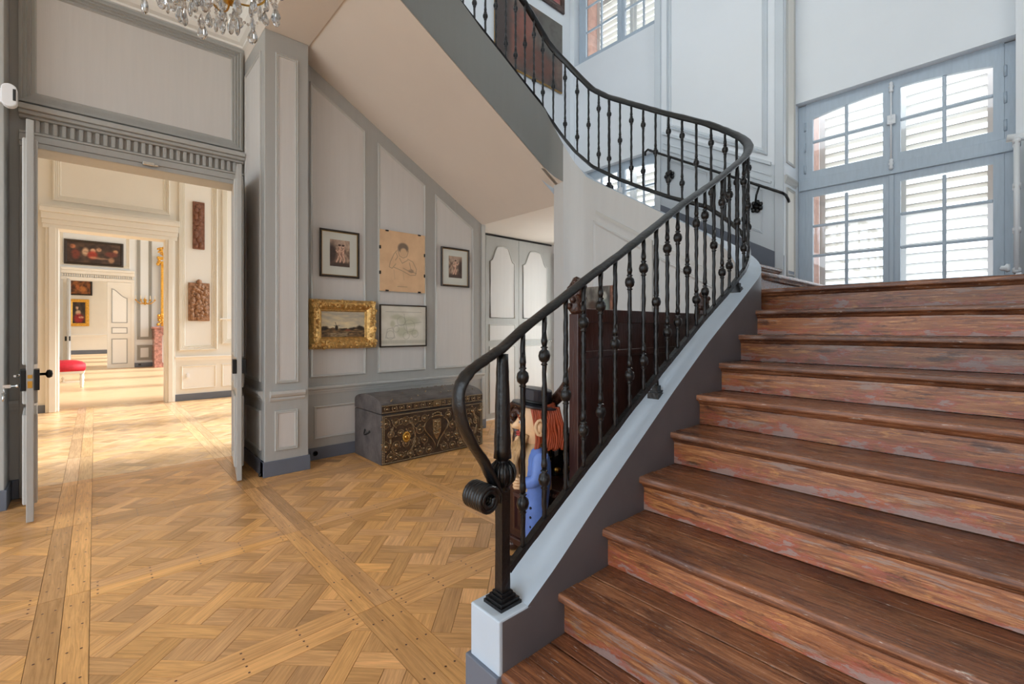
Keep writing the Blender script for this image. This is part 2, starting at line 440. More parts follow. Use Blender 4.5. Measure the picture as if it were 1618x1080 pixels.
# salon floors beyond the doors
b2 = MB(); b2.box((-3.6, YD2, -0.06), (4.2, 11.25, -0.007))
floor2 = struct('floor_salon', b2, 'oak_gap', 'oak parquet of the first salon beyond the open doors')
r2 = MB()
for i in range(-3, 4):
    for j in range(3, 8):
        for po, d in versailles(XG + i*PITCH, YG + j*PITCH):
            po = clip(po, -3.6, 4.2, YD2, 11.25)
            if po: plank_data(r2, po, d, lin(232, 196, 150))
r2.build('parquet_planks', 'oak', floor2, kind='stuff')
b3 = MB(); b3.box((-4.5, 11.25, -0.06), (5.0, 35.0, 0.0))
struct('floor_far_salon', b3, 'oak_far', 'oak parquet floor of the far salons')

# ---------------------------------------------------------------- panelling helpers
PROF = [(0, 0), (0.0, 0.014), (0.008, 0.020), (0.016, 0.012), (0.024, 0.016), (0.032, 0.006), (0.036, 0.004)]
def panel(parent, T, poly, field='field', mould='mould', prof=PROF, name='panel'):
    fi = MB(); q = inset(poly, prof[-1][0] - 0.002)
    fi.prism(q, 0.0015, prof[-1][1] + 0.002, T)
    o = fi.build(name, field, parent)
    mo = MB(); mo.loops(poly, prof, T, fill=False); mo.build('moulding', mould, o)
    return o
def rail(parent, T, u0, u1, prof, mat='mould', name='rail', ends=True, pathv=None):
    # horizontal moulding: prof = [(w, v)...] polyline, extruded in u
    mb = MB(); n = len(prof)
    pr = [(0.0, prof[0][1])] + prof + [(0.0, prof[-1][1])]
    n = len(pr)
    vs = [T(u0, v, w) for w, v in pr] + [T(u1, v, w) for w, v in pr]
    mb.add(vs, [(i, i+1, n+i+1, n+i) for i in range(n-1)] + [tuple(range(n)), tuple(range(2*n-1, n-1, -1))])
    return mb.build(name, mat, parent)
def chair_rail(v, h=0.09, d=0.05): return [(0.008, v), (0.012, v+h*0.2), (0.02, v+h*0.35), (0.022, v+h*0.5), (d*0.8, v+h*0.62), (d, v+h*0.8), (d*0.95, v+h), (0, v+h)]

# ---------------------------------------------------------------- door wall with its opening and overdoor
OX0, OX1, OZ = -0.38, 1.12, 2.94
dw = MB()
dw.box((-4.5, YD, 0), (OX0, YD2, 4.65)); dw.box((OX1, YD, 0), (1.70, YD2, 4.65)); dw.box((OX0, YD, OZ), (OX1, YD2, 4.65))
wall_door = struct('wall_door', dw, 'stile', 'grey panelled wall with a wide open doorway to the salons')
T = TY(YD)
BIGP = [(0, 0), (0, 0.045), (0.018, 0.052), (0.024, 0.030), (0.042, 0.040), (0.048, 0.020), (0.066, 0.030), (0.072, 0.010), (0.092, 0.018), (0.104, 0.004)]
panel(wall_door, T, rect(-0.47, 1.165, 3.31, 4.365), 'field', 'stile', BIGP)
# fluted frieze above the opening
for (v0, v1, d) in ((2.94, 2.985, 0.03), (2.985, 3.045, 0.042), (3.045, 3.065, 0.055), (3.172, 3.195, 0.06), (3.195, 3.225, 0.10), (3.225, 3.262, 0.125), (3.262, 3.275, 0.11)):
    mb = MB(); mb.box((-0.47, v0, 0), (1.175, v1, d), T); mb.build('frieze_band', 'stile', wall_door, 0.004, seg=1)
mb = MB(); mb.box((-0.44, 3.065, 0), (1.17, 3.172, 0.012), T); mb.build('frieze_back', 'stile', wall_door)
fl = MB(); fl.box((0, 3.068, 0), (0.030, 3.172, 0.045), lambda u, v, w: (u, YD - w, v))
proto = fl.build('flute', 'stile', wall_door, 0.005, seg=1)
for k in range(30):
    o = proto if k == 0 else proto.copy()
    if k: COL.objects.link(o)
    o.location.x = -0.43 + k * 0.0538
# casing round the doorway
for x0, x1 in ((OX0-0.09, OX0), (OX1, OX1+0.07)):
    mb = MB(); mb.box((x0, 0, 0), (x1, 2.94, 0.025), T); mb.build('casing', 'stile', wall_door, 0.006, seg=1)
bb = MB(); bb.box((-0.56, 0, 0), (OX0-0.09, 0.16, 0.02), T); bb.build('baseboard', 'plinth_paint', wall_door, 0.004)
rail(wall_door, T, -0.555, OX0-0.09, chair_rail(0.70, 0.12, 0.035), 'stile')
lk = MB(); lk.box((0.33, 2.962, 0.03), (0.42, 2.992, 0.075), T); lk.box((0.40, 2.968, 0.03), (0.45, 2.985, 0.06), T)
lk.build('door_catch', 'chrome', wall_door, 0.004)

# door leaves, folded open into the hall
def leaf(name, hx, ang, label, side):
    r = thing(name, label, 'door', (hx, YD-0.03, 0))
    ca, sa = math.cos(ang), math.sin(ang)
    W, H = 0.755, 2.935
    def L(u, v, w): return (hx + ca*u - sa*w, YD - 0.03 + sa*u + ca*w, v)
    mb = MB(); mb.box((0, 0.01, -0.02), (W, H, 0.02), L); mb.build('leaf', 'stile', r, 0.004)
    for sgn in (1, -1):
        Tl = (lambda u, v, w: L(u, v, 0.02 + w)) if sgn > 0 else (lambda u, v, w: L(W - u, v, -0.02 - w))
        for v0, v1 in ((0.12, 0.78), (0.86, 1.05), (1.15, 2.82)):
            panel(r, Tl, rect(0.09, W-0.09, v0, v1), 'field', 'mould')
    return r, L, W
ldoor, LL, W = leaf('door_leaf', OX0-0.02, -PI/2 + 0.065, 'grey door leaf with keys in its lock, folded open at the doorway', 1)
mb = MB(); mb.box((W-0.17, 0.965, 0.02), (W+0.003, 1.115, 0.05), LL); mb.box((W-0.17, 0.965, -0.05), (W+0.003, 1.115, -0.02), LL)
lock = mb.build('lock_case', 'iron_dark', ldoor, 0.004)
mb = MB(); mb.box((W, 0.985, -0.012), (W+0.006, 1.035, 0.012), LL); mb.box((W, 1.055, -0.012), (W+0.008, 1.08, 0.012), LL); mb.build('lock_plate', 'brass', lock)
mb = MB(); q = LL(W-0.10, 1.075, 0.02); mb.lathe([(0.026, 0), (0.026, 0.008), (0.010, 0.012), (0.010, 0.06), (0.028, 0.068), (0.032, 0.082), (0.024, 0.096), (0.0, 0.1)], q, 12, ax=(1, 0, 0)); mb.build('knob', 'iron_dark', ldoor)
k = MB(); q = LL(W-0.06, 1.0, -0.05)
k.lathe([(0.014, 0), (0.014, 0.02), (0.006, 0.022), (0.006, 0.045)], q, 10, ax=(-1, 0, 0)); k.box((q[0]-0.085, q[1]-0.003, q[2]-0.012), (q[0]-0.045, q[1]+0.003, q[2]+0.012))
k.tube([(q[0]-0.078, q[1]-0.018*math.sin(a), q[2]-0.028+0.022*math.cos(a)) for a in [2*PI*i/12 for i in range(12)]], 0.0022, 5, closed=True)
for dx in (-0.02, 0.005):
    k.tube([(q[0]-0.078, q[1]+dx, q[2]-0.045), (q[0]-0.080, q[1]+dx*2.2, q[2]-0.10)], [0.012, 0.005], 6, sq=0.35)
k.build('keys', 'chrome', ldoor)
mb = MB(); q = LL(W-0.1, 1.075, -0.02); mb.lathe([(0.008, 0), (0.008, 0.05)], q, 8, ax=(-1, 0, 0)); mb.box((q[0]-0.055, q[1]-0.09, q[2]-0.007), (q[0]-0.043, q[1]+0.01, q[2]+0.007)); mb.build('lever', 'chrome', ldoor)
rdoor, LR, W = leaf('door_leaf', OX1-0.015, -PI/2 - 0.16, 'grey door leaf with a black lock case, folded open beside the panelled pier', -1)
mb = MB(); mb.box((W-0.13, 1.0, -0.055), (W+0.003, 1.13, -0.02), LR); mb.box((W-0.13, 1.0, 0.02), (W+0.003, 1.13, 0.055), LR); mb.build('lock_case', 'iron_dark', rdoor, 0.004)
mb = MB(); mb.tube([LR(0.05, 2.1, 0.035), LR(0.05, 2.9, 0.035)], 0.008, 8); mb.box((0.03, 2.1, 0.02), (0.07, 2.14, 0.045), LR); mb.build('bolt', 'iron_dark', rdoor)

# ---------------------------------------------------------------- piers either side of the doorway
def pier(x0, x1, y, zt, name, label):
    mb = MB(); mb.box((x0, y, 0), (x1, YD, zt))
    return struct(name, mb, 'stile', label, 0.006)
pierr = pier(1.19, 1.59, YP, 4.27, 'wall_pier', 'tall grey panelled pier between the doorway and the picture wall')
T = TY(YP); THIN = [(0, 0), (0, 0.012), (0.006, 0.016), (0.010, 0.008), (0.018, 0.012), (0.026, 0.012), (0.030, 0.003)]
panel(pierr, T, rect(1.285, 1.49, 0.885, 4.075), 'field', 'mould', THIN)
panel(pierr, T, rect(1.278, 1.488, 0.235, 0.62), 'field', 'mould', THIN)
rail(pierr, T, 1.235, 1.55, [(0.01, 0.715), (0.02, 0.735), (0.018, 0.75), (0.035, 0.762), (0.048, 0.785), (0.045, 0.812)], 'mould')
mb = MB(); mb.box((1.175, YP-0.016, 0), (1.605, YP+0.1, 0.145)); mb.box((1.175, YP, 0), (1.20, YD, 0.145)); mb.build('baseboard', 'plinth_paint', pierr, 0.004)
Ts = lambda u, v, w: (1.19 - w, -u, v)
panel(pierr, Ts, rect(-5.52, -4.92, 0.9, 4.1), 'field', 'mould', THIN)
panel(pierr, Ts, rect(-5.52, -4.92, 0.235, 0.62), 'field', 'mould', THIN)
rail(pierr, Ts, -5.58, -4.85, chair_rail(0.715, 0.10, 0.045), 'stile')
mb = MB(); mb.sphere((1.165, YP+0.045, 0.02), 0.02, 8, 6); mb.build('door_stop', 'iron_dark', pierr)
pierl = pier(-4.5, -0.525, 5.3, 4.65, 'wall_pier_left', 'grey panelled pier at the edge of the picture')
mb = MB(); mb.box((-4.5, 5.285, 0), (-0.51, YD, 0.16)); mb.build('baseboard', 'plinth_paint', pierl, 0.004)
# ---------------------------------------------------------------- hall ceiling, beam and cornice
mb = MB(); mb.box((-4.5, -3.0, 4.63), (1.19, YD2, 4.95)); hall_ceiling = struct('ceiling', mb, 'cream', 'pale ceiling of the hall')
mb = MB(); mb.box((1.19, -3.0, 4.27), (1.60, YD, 4.95)); struct('ceiling_beam', mb, 'plaster', 'beam spanning the hall at the foot of the upper flight')
cor = [(0.0, 4.41), (0.02, 4.415), (0.022, 4.435), (0.06, 4.45), (0.09, 4.48), (0.11, 4.52), (0.115, 4.545), (0.17, 4.56), (0.20, 4.60), (0.22, 4.63)]
mb = MB(); n = len(cor)
vs = [(-4.5, YD-w, v) for w, v in cor] + [(1.19-w, YD-w, v) for w, v in cor] + [(1.19-w, -3.0, v) for w, v in cor]
mb.add(vs, [(i+a, i+1+a, n+i+1+a, n+i+a) for a in (0, n) for i in range(n-1)])
mb.build('cornice', 'white_paint', hall_ceiling)
mb = MB(); mb.tube([(-0.5, 5.2, 4.628), (0.9, 5.2, 4.628), (0.9, 2.0, 4.628)], 0.02, 6); mb.build('ceiling_moulding', 'white_paint', hall_ceiling)

# ---------------------------------------------------------------- picture wall under the upper flight
def soff(x): return 2.88 + (4.06 - x) * 0.572
mb = MB(); T = TY(YPIC)
mb.prism([(1.55, 0), (4.10, 0), (4.10, 2.88), (4.06, 2.88), (1.55, soff(1.55))], 0, -0.37, T)
wall_pic = struct('wall_picture', mb, 'stile', 'grey panelled wall under the sloping soffit, hung with pictures')
UP = [(0, 0), (0, -0.002), (0.004, 0.014), (0.012, 0.018), (0.020, 0.010), (0.034, 0.003)]
for x0, x1 in ((1.70, 2.325), (2.475, 3.13), (3.27, 3.895)):
    panel(wall_pic, T, [(x0, 0.885), (x1, 0.885), (x1, soff(x1)-0.165), (x0, soff(x0)-0.165)], 'field', 'mould', UP)
for x0, x1 in ((1.74, 2.42), (2.56, 3.24), (3.36, 3.98)):
    panel(wall_pic, T, rect(x0, x1, 0.215, 0.575), 'field', 'mould', UP)
rail(wall_pic, T, 1.59, 4.08, chair_rail(0.705, 0.085, 0.04), 'mould')
mb = MB(); mb.box((1.59, 0, 0), (4.12, 0.13, 0.016), T); mb.build('baseboard', 'plinth_paint', wall_pic, 0.004)
mb = MB(); mb.box((4.04, 0.13, 0), (4.10, 2.88, 0.02), T); mb.build('corner_trim', 'mould', wall_pic, 0.004)
mb = MB(); mb.box((1.70, 0.03, 0.016), (1.80, 0.115, 0.024), T); so = mb.build('socket', 'plinth_paint', wall_pic, 0.003); so['label'] = 'grey wall socket set in the baseboard'
mb = MB(); mb.lathe([(0.027, 0), (0.027, 0.003), (0.022, 0.003), (0.02, -0.002)], T(1.75, 0.072, 0.024), 14, ax=(0, -1, 0)); mb.build('socket_ring', 'iron_dark', so)
mb = MB(); mb.box((1.605, 1.56, 0), (1.655, 1.66, 0.02), T); sw = mb.build('light_switch', 'cream', wall_pic, 0.004); sw['label'] = 'cream light switch beside the gilt frame'
# closet doors under the landing
wall_cl = MB(); wall_cl.box((3.9, YCL+0.02, 0), (6.3, YCL+0.3, 3.0)); struct('wall_closet', wall_cl, 'stile')
T = TY(YCL)
cw = thing('closet_doors', 'pale grey panelled double doors under the landing', 'door', (5.1, YCL, 0))
def cartouche(x0, x1, v0, v1, flip=False):
    pts = [(x0, v0), (x1, v0), (x1, v1-0.24)]
    n = 24
    for i in range(n + 1):
        t = i / n
        s = t if t <= 0.5 else 1 - t
        s *= 2
        e = max(0.0, min(1.0, (s-0.10)/0.52)); y = v1 - 0.24 + 0.215*e*e*(3-2*e) + 0.025*s
        pts.append((x1 - (x1-x0)*t, y))
    return pts[:2] + pts[3:]
for x0, x1 in ((4.42, 5.115), (5.12, 5.88)):
    mb = MB(); mb.box((x0, 0.02, -0.02), (x1, 2.845, 0.0), T); d = mb.build('door_leaf', 'stile', cw, 0.003)
    for poly in (cartouche(x0+0.09, x1-0.1, 1.58, 2.70), rect(x0+0.09, x1-0.1, 1.24, 1.46), rect(x0+0.09, x1-0.1, 0.12, 1.12)):
        fi = MB(); q = poly; fi.prism(q, -0.002, 0.006, T); fi.build('panel', 'field', d)
        if len(poly) == 4:
            mo = MB(); mo.loops(poly, [(-0.02, 0), (-0.018, 0.012), (-0.008, 0.014), (0.0, 0.006), (0.004, 0.004)], T, fill=False); mo.build('moulding', 'mould', d)
        else:
            mo = MB(); mo.tube([T(u, v, 0.004) for u, v in poly], 0.012, 6, closed=True, up=(0, 1, 0)); mo.build('moulding', 'mould', d)
mb = MB(); mb.lathe([(0.012, 0), (0.012, 0.01), (0.006, 0.014), (0.006, 0.04), (0.016, 0.046), (0.018, 0.06), (0, 0.066)], T(5.83, 1.2, 0), 10, ax=(0, -1, 0)); mb.tube([T(5.83, 1.2, 0.05), T(5.75, 1.2, 0.055)], 0.006, 6); mb.build('handle', 'chrome', cw)
mb = MB(); mb.box((4.40, 2.848, -0.02), (5.9, 2.87, 0.002), T); mb.build('top_gap', 'iron_dark', cw)
mb = MB(); mb.box((4.2, 0.0, -0.02), (5.95, 0.02, 0.004), T); mb.build('threshold', 'white_paint', cw)

# ---------------------------------------------------------------- window wall (both bays), upper walls
def bayY(k): return (0.0, 1.71) if k == 0 else (3.28, 5.0)
ww = MB()
ww.box((XW, 1.71, 0), (6.45, 3.28, 8.6))                 # pier between the windows
ww.box((XW, -1.4, 0), (6.45, 0.0, 8.6))                  # pier beyond the first window
ww.box((XREC, 0.0, 4.0), (6.16, 1.71, 5.85)); ww.box((XREC, 0.0, 8.1), (6.16, 1.71, 8.6))
ww.box((XREC, 3.28, 4.0), (6.16, 5.0, 5.82)); ww.box((XREC, 3.28, 8.1), (6.16, 5.0, 8.6))
ww.box((XGL-0.04, 0.0, 0.0), (6.45, 1.71, 1.74))
ww.box((XGL-0.04, 3.28, 2.75), (6.45, 5.0, 3.05)); ww.box((6.0, 3.28, 0), (6.45, 3.7, 2.75)); ww.box((6.0, 5.2, 0), (6.45, 5.8, 2.75)); ww.box((6.0, 3.7, 0), (6.45, 5.2, 0.15)); ww.box((6.0, 3.7, 2.6), (6.45, 5.2, 2.75))
ww.box((XW+0.36, 5.0, 3.0), (6.45, YPIC, 8.6))
wall_win = struct('wall_window', ww, 'upper_wall', 'pale blue-grey stairwell wall with tall shuttered windows')
T = TX(XW)
WIDE = [(0, 0), (0, 0.026), (0.014, 0.032), (0.02, 0.016), (0.034, 0.024), (0.05, 0.020), (0.056, 0.006), (0.062, 0.002)]
panel(wall_win, T, [(-3.10, 4.06), (-1.88, 3.36), (-1.88, 8.3), (-3.10, 8.3)], 'upper_wall', 'wainscot_paint', WIDE)
mb = MB()
for y0, y1 in ((1.712, 1.80), (3.19, 3.278)): mb.box((-y1, 1.72, 0), (-y0, 8.6, 0.03), T)
mb.build('corner_trim', 'wainscot_paint', wall_win, 0.008)
mb = MB()
for y0 in (-0.09, -0.16): mb.tube([(XW-0.01, y0, 1.72), (XW-0.01, y0, 8.6)], 0.022, 8)
mb.build('pilaster_moulding', 'wainscot_paint', wall_win)
# wainscot of the pier climbs with the second flight (z rises with Y)
def st2(y): return 1.892 + (y - 1.42) * 0.573
def slp(y0, y1, d0, d1): return [(-y1, st2(y1)+d0), (-y0, st2(y0)+d0), (-y0, st2(y0)+d1), (-y1, st2(y1)+d1)]
fi = MB(); fi.prism(slp(1.81, 3.18, 0.0, 1.12), 0, 0.006, T); fi.build('wainscot', 'wainscot_paint', wall_win)
panel(wall_win, T, slp(1.93, 2.46, 0.30, 0.80), 'wainscot_paint', 'wainscot_paint', THIN)
panel(wall_win, T, slp(2.56, 3.08, 0.30, 0.80), 'wainscot_paint', 'wainscot_paint', THIN)
for d0, d1, w in ((0.90, 0.93, 0.02), (0.98, 1.0, 0.015), (1.10, 1.14, 0.03)):
    mb = MB(); mb.prism(slp(1.84, 3.16, d0, d1), 0, w, T); mb.build('wainscot_rail', 'wainscot_paint', wall_win, 0.003, seg=1)
mb = MB(); mb.prism(slp(1.71, 3.28, -0.12, 0.16), 0, 0.022, T); mb.build('baseboard', 'plinth_paint', wall_win, 0.004)
mb = MB(); mb.box((5.66, 1.705, 1.72), (5.9, 1.70, 2.06)); mb.box((5.6, 1.712, 1.72), (6.0, 1.695, 1.95)); mb.build('reveal_base', 'plinth_paint', wall_win)
Tr = lambda u, v, w: (u, 1.71 - w, v)
panel(wall_win, Tr, rect(5.66, 5.93, 2.0, 2.98), 'cream', 'mould', THIN)
rail(wall_win, Tr, 5.6, 5.98, chair_rail(3.02, 0.08, 0.03), 'mould')
panel(wall_win, Tr, rect(5.66, 5.93, 3.25, 7.5), 'cream', 'mould', THIN)

def window(name, y0, y1, zb, zt, ztr, arch, label, lo_rows=3, brick=True):
    # French window in the plane X = XGL; two leaves below the transom, two arched ones above
    r = root(name, label); T = TX(XGL)
    mb = MB()
    for a, b_, c, d in ((-y1, -y1+0.075, zb, zt), (-y0-0.075, -y0, zb, zt), (-y1+0.075, -y0-0.075, zb, zb+0.06), (-y1+0.075, -y0-0.075, zt-0.05, zt+0.02)):
        mb.box((a, c, -0.05), (b_, d, 0.02), T)
    if ztr: mb.box((-y1+0.003, ztr, -0.045), (-y0-0.003, ztr+0.13, 0.03), T); mb.box((-y1+0.02, ztr+0.002, 0.028), (-y0-0.02, ztr+0.022, 0.05), T)
    mb.build('window_frame', 'window_paint', r, 0.005)
    mid = (y0 + y1) / 2
    def sash(ya, yb, va, vb, rows, cols, ar=0):
        st = 0.07; mb = MB()
        mb.box((-yb, va, -0.02), (-yb+st, vb, 0.022), T); mb.box((-ya-st, va, -0.02), (-ya, vb, 0.022), T); mb.box((-yb+st, va, -0.02), (-ya-st, va+0.085, 0.022), T)
        g0, g1, h0, h1 = -yb+st, -ya-st, va+0.085, vb-0.075
        if ar:
            n = 10; top = [(g0+(g1-g0)*i/n) for i in range(n+1)]
            f = lambda u: h1 - ar * (((-u - mid) / (y1-y0) * 2) ** 2) * 1.4
            for i in range(n):
                mb.prism([(top[i], f(top[i])), (top[i+1], f(top[i+1])), (top[i+1], vb), (top[i], vb)], -0.02, 0.022, T)
        else: mb.box((g0, h1, -0.02), (g1, vb, 0.022), T)
        o = mb.build('sash', 'window_paint', r, 0)
        for i in range(1, rows):
            mb = MB(); v = h0 + (h1-h0)*i/rows; mb.box((g0, v-0.014, -0.015), (g1, v+0.014, 0.018), T); mb.build('glazing_bar', 'window_paint', o, 0.005, seg=1)
        for i in range(1, cols):
            mb = MB(); u = g0 + (g1-g0)*i/cols; mb.box((u-0.014, h0, -0.016), (u+0.014, h1-0.02, 0.019), T); mb.build('glazing_bar', 'window_paint', o, 0.005, seg=1)
        for i in range(rows):
            for j in range(cols):
                mb = MB(); u = g0 + (g1-g0)*j/cols; v = h0 + (h1-h0)*i/rows
                mb.box((u, v, -0.003), (u+(g1-g0)/cols, v+(h1-h0)/rows, 0.0), T); mb.build('pane', 'pane', o)
    ym = mid + 0.01
    zl = ztr if ztr else zt
    sash(ym, y1-0.075, zb+0.06, zl, lo_rows, 2); sash(y0+0.075, ym, zb+0.06, zl, lo_rows, 2)
    if ztr:
        sash(ym, y1-0.075, ztr+0.13, zt-0.03, 2, 2, arch); sash(y0+0.075, ym, ztr+0.13, zt-0.03, 2, 2, arch)
        mb = MB(); mb.tube([T(-ym, ztr+0.08, 0.05), T(-ym, zt-0.04, 0.05)], 0.008, 8)
        for v in (ztr+0.10, (ztr+zt)/2+0.06, zt-0.10):
            mb.lathe([(0.012, -0.05), (0.022, -0.035), (0.014, -0.01), (0.024, 0.01), (0.014, 0.03), (0.02, 0.045), (0.008, 0.06)], T(-ym, v, 0.045), 10)
        mb.box((-ym-0.03, (ztr+zt)/2+0.02, 0.03), (-ym+0.035, (ztr+zt)/2+0.11, 0.06), T)
        mb.build('espagnolette', 'radiator_paint', r)
        for yy in (y1-0.068, y0+0.068):
            mb = MB()
            for v in (ztr+0.25, ztr+0.5, zt-0.25): mb.lathe([(0.011, -0.05), (0.011, 0.05)], T(-yy, v, 0.025), 8)
            mb.build('hinge', 'window_paint', r)
    mb = MB(); mb.box((-ym-0.022, zb+0.06, 0.022), (-ym+0.022, zl-0.002, 0.035), T); mb.build('meeting_stile', 'window_paint', r, 0.006)
    # louvred shutters outside, standing in a brick reveal
    To = TX(XGL + 0.32)
    for ya, yb in ((y0+0.13, mid-0.005), (mid+0.005, y1-0.13)):
        sh = MB()
        for a, b_, c, d in ((-yb, -yb+0.06, zb, zt), (-ya-0.06, -ya, zb, zt), (-yb+0.06, -ya-0.06, zb, zb+0.09), (-yb+0.06, -ya-0.06, zt-0.08, zt), (-yb+0.06, -ya-0.06, (ztr+0.06 if ztr else (zb+zt)/2-0.04), (ztr+0.13 if ztr else (zb+zt)/2+0.04))):
            sh.box((a, c, -0.018), (b_, d, 0.018), To)
        so = sh.build('shutter', 'slat', r)
        sl = MB(); v = zb + 0.12; ti = math.radians(24)
        cs, sn = math.cos(ti)*0.034, math.sin(ti)*0.034
        sl.add([To(-yb+0.06, v+sn, cs), To(-ya-0.06, v+sn, cs), To(-ya-0.06, v-sn, -cs), To(-yb+0.06, v-sn, -cs)], [(0, 1, 2, 3)])
        sl.add([To(-yb+0.06, v+sn-0.008, cs), To(-ya-0.06, v+sn-0.008, cs), To(-ya-0.06, v-sn-0.008, -cs), To(-yb+0.06, v-sn-0.008, -cs)], [(3, 2, 1, 0)])
        p = sl.build('slat', 'slat', so); k = 1
        while v + k*0.105 < zt - 0.1:
            q = p.copy(); COL.objects.link(q); q.location.z = k*0.105; k += 1
    br = MB()
    for a, b_ in ((y0-0.25, y0+0.12), (y1-0.12, y1+0.25)): br.box((XGL+0.07, a, zb-0.1), (XGL+0.34, b_, zt+0.1))
    br.build('brick_reveal', 'brick_red', r)
    return r
window('window_1', -0.005, 1.71, 1.76, 3.99, 3.0, 0.07, 'shuttered French window above the stair landing')
window('window_2', 3.29, 4.99, 1.76+1.0, 3.99, 3.0, 0.07, 'lower window glimpsed through the upper railing', 1)
window('window_3', 3.29, 4.99, 5.80, 8.1, 0, 0, 'upper floor window with small panes above the railing', 5)
window('window_4', 0.02, 1.71, 5.85, 8.1, 0, 0, 'upper floor window above the landing window', 5)
mb = MB(); mb.box((6.40, 3.7, 0.15), (6.405, 5.2, 2.6)); w5 = mb.build('diffuser_pane', 'diffuser', None, kind='structure'); w5['label'] = 'added diffusing pane that brightens the passage under the landing'  # diffusing pane in an unseen opening, added to light the closet doors softly
wu = MB(); wu.prism([(1.60, soff(1.60)+0.01), (4.06, 2.89), (XREC, 2.89), (XREC, 8.6), (1.60, 8.6)], 0, -0.3, TY(YPIC)); wu.box((-4.5, YPIC, 4.95), (1.6, YPIC+0.3, 8.6))
struct('wall_upper', wu, 'upper_wall', 'pale upper stairwell wall hung with dark paintings')
mb = MB(); mb.box((-4.5, -3.0, 8.6), (6.45, 5.5, 8.8)); struct('ceiling_stairwell', mb, 'cream')
mb = MB(); mb.box((1.0, -1.6, 0), (6.45, -1.4, 8.6)); struct('wall_right', mb, 'upper_wall')
mb = MB(); mb.box((-4.5, -3.2, 0), (1.1, -3.0, 4.95)); struct('wall_back', mb, 'upper_wall')
mb = MB(); mb.box((-60, -60, -0.9), (60, 90, -0.8)); struct('ground', mb, 'ground_outside', 'pale ground outside the house')

# ---------------------------------------------------------------- the salons beyond
YA, YB_, YC_ = 10.95, 21.5, 34.0
def farwall(name, y, x0, x1, zt, op, th, label, mat='field'):
    mb = MB(); a, b_, h = op
    if h: mb.box((x0, y, 0), (a, y+th, zt)); mb.box((b_, y, 0), (x1, y+th, zt)); mb.box((a, y, h), (b_, y+th, zt))
    else: mb.box((x0, y, 0), (x1, y+th, zt))
    return struct(name, mb, mat, label)
w2 = farwall('wall_salon', YA, -3.6, 4.2, 4.9, (-0.46, 0.99, 3.10), 0.3, 'cream panelled salon wall with a doorway to the next room', 'cream')
T = TY(YA)
mb = MB(); mb.box((-0.62, 0, 0), (-0.46, 3.12, 0.04), T); mb.box((-0.58, 0, 0.04), (-0.49, 3.12, 0.06), T); mb.build('casing', 'cream', w2, 0.008)
mb = MB(); mb.box((0.99, 0, 0), (1.14, 3.12, 0.04), T); mb.box((1.03, 0, 0.04), (1.11, 3.12, 0.06), T); mb.build('casing', 'cream', w2, 0.008)
for v0, v1, d in ((3.10, 3.17, 0.05), (3.17, 3.25, 0.07), (3.25, 3.36, 0.10), (3.36, 3.44, 0.15), (3.44, 3.47, 0.13)):
    mb = MB(); mb.box((-0.64-d*0.3, v0, 0), (1.16+d*0.3, v1, d), T); mb.build('entablature_band', 'cream', w2, 0.006, seg=1)
panel(w2, T, rect(-0.53, 1.06, 3.58, 4.55), 'cream', 'cream', BIGP)
panel(w2, T, rect(1.20, 1.84, 0.98, 4.6), 'white_paint', 'cream', BIGP)
panel(w2, T, rect(1.24, 1.82, 0.22, 0.68), 'white_paint', 'cream', UP)
panel(w2, T, rect(1.92, 2.6, 0.22, 0.68), 'white_paint', 'cream', UP)
panel(w2, T, rect(1.92, 2.6, 1.1, 4.6), 'white_paint', 'cream', BIGP)
rail(w2, T, 1.14, 4.0, chair_rail(0.78, 0.09, 0.05), 'white_paint')
mb = MB(); mb.box((1.14, 0, 0), (4.0, 0.13, 0.02), T); mb.box((-3.5, 0, 0), (-0.62, 0.13, 0.02), T); mb.build('baseboard', 'plinth_paint', w2, 0.004)
rail(w2, T, 1.88, 2.6, chair_rail(1.55, 0.07, 0.06), 'white_paint', 'window_sill')
mb = MB(); mb.box((1.32, 0.45, 0.01), (1.36, 0.53, 0.03), T); mb.build('thermostat', 'plastic', w2, 0.004)
w3 = farwall('wall_far_salon', YB_, -4.5, 5.0, 5.4, (-0.63, 0.95, 3.05), 0.3, 'pale grey far salon wall with double doors', 'upper_wall')
T = TY(YB_)
for v0, v1, d in ((3.05, 3.16, 0.05), (3.27, 3.38, 0.10), (3.38, 3.46, 0.16)):
    mb = MB(); mb.box((-0.85, v0, 0), (1.05, v1, d), T); mb.build('entablature_band', 'cream', w3, 0.008, seg=1)
dn = MB(); dn.box((0, 3.17, 0), (0.028, 3.26, 0.06), T); pr = dn.build('dentil', 'cream', w3)
for k in range(32):
    o = pr if k == 0 else pr.copy()
    if k: COL.objects.link(o)
    o.location.x = -0.82 + 0.058*k
mb = MB(); mb.box((-0.80, 0, 0), (-0.63, 3.05, 0.05), T); mb.box((0.95, 0, 0), (1.05, 3.05, 0.05), T); mb.build('casing', 'cream', w3, 0.01)
panel(w3, T, rect(-0.9, 0.92, 3.55, 5.2), 'upper_wall', 'cream', BIGP)
panel(w3, T, rect(1.12, 1.55, 1.0, 5.1), 'upper_wall', 'stile', BIGP)
panel(w3, T, rect(1.12, 1.55, 0.25, 0.8), 'upper_wall', 'stile', BIGP)
mb = MB(); mb.box((1.05, 0, 0), (1.6, 0.16, 0.03), T); mb.build('baseboard', 'plinth_paint', w3)
mb = MB(); mb.box((1.16, 0.06, 0.03), (1.24, 0.12, 0.04), T); mb.build('socket', 'plastic_dark', w3)
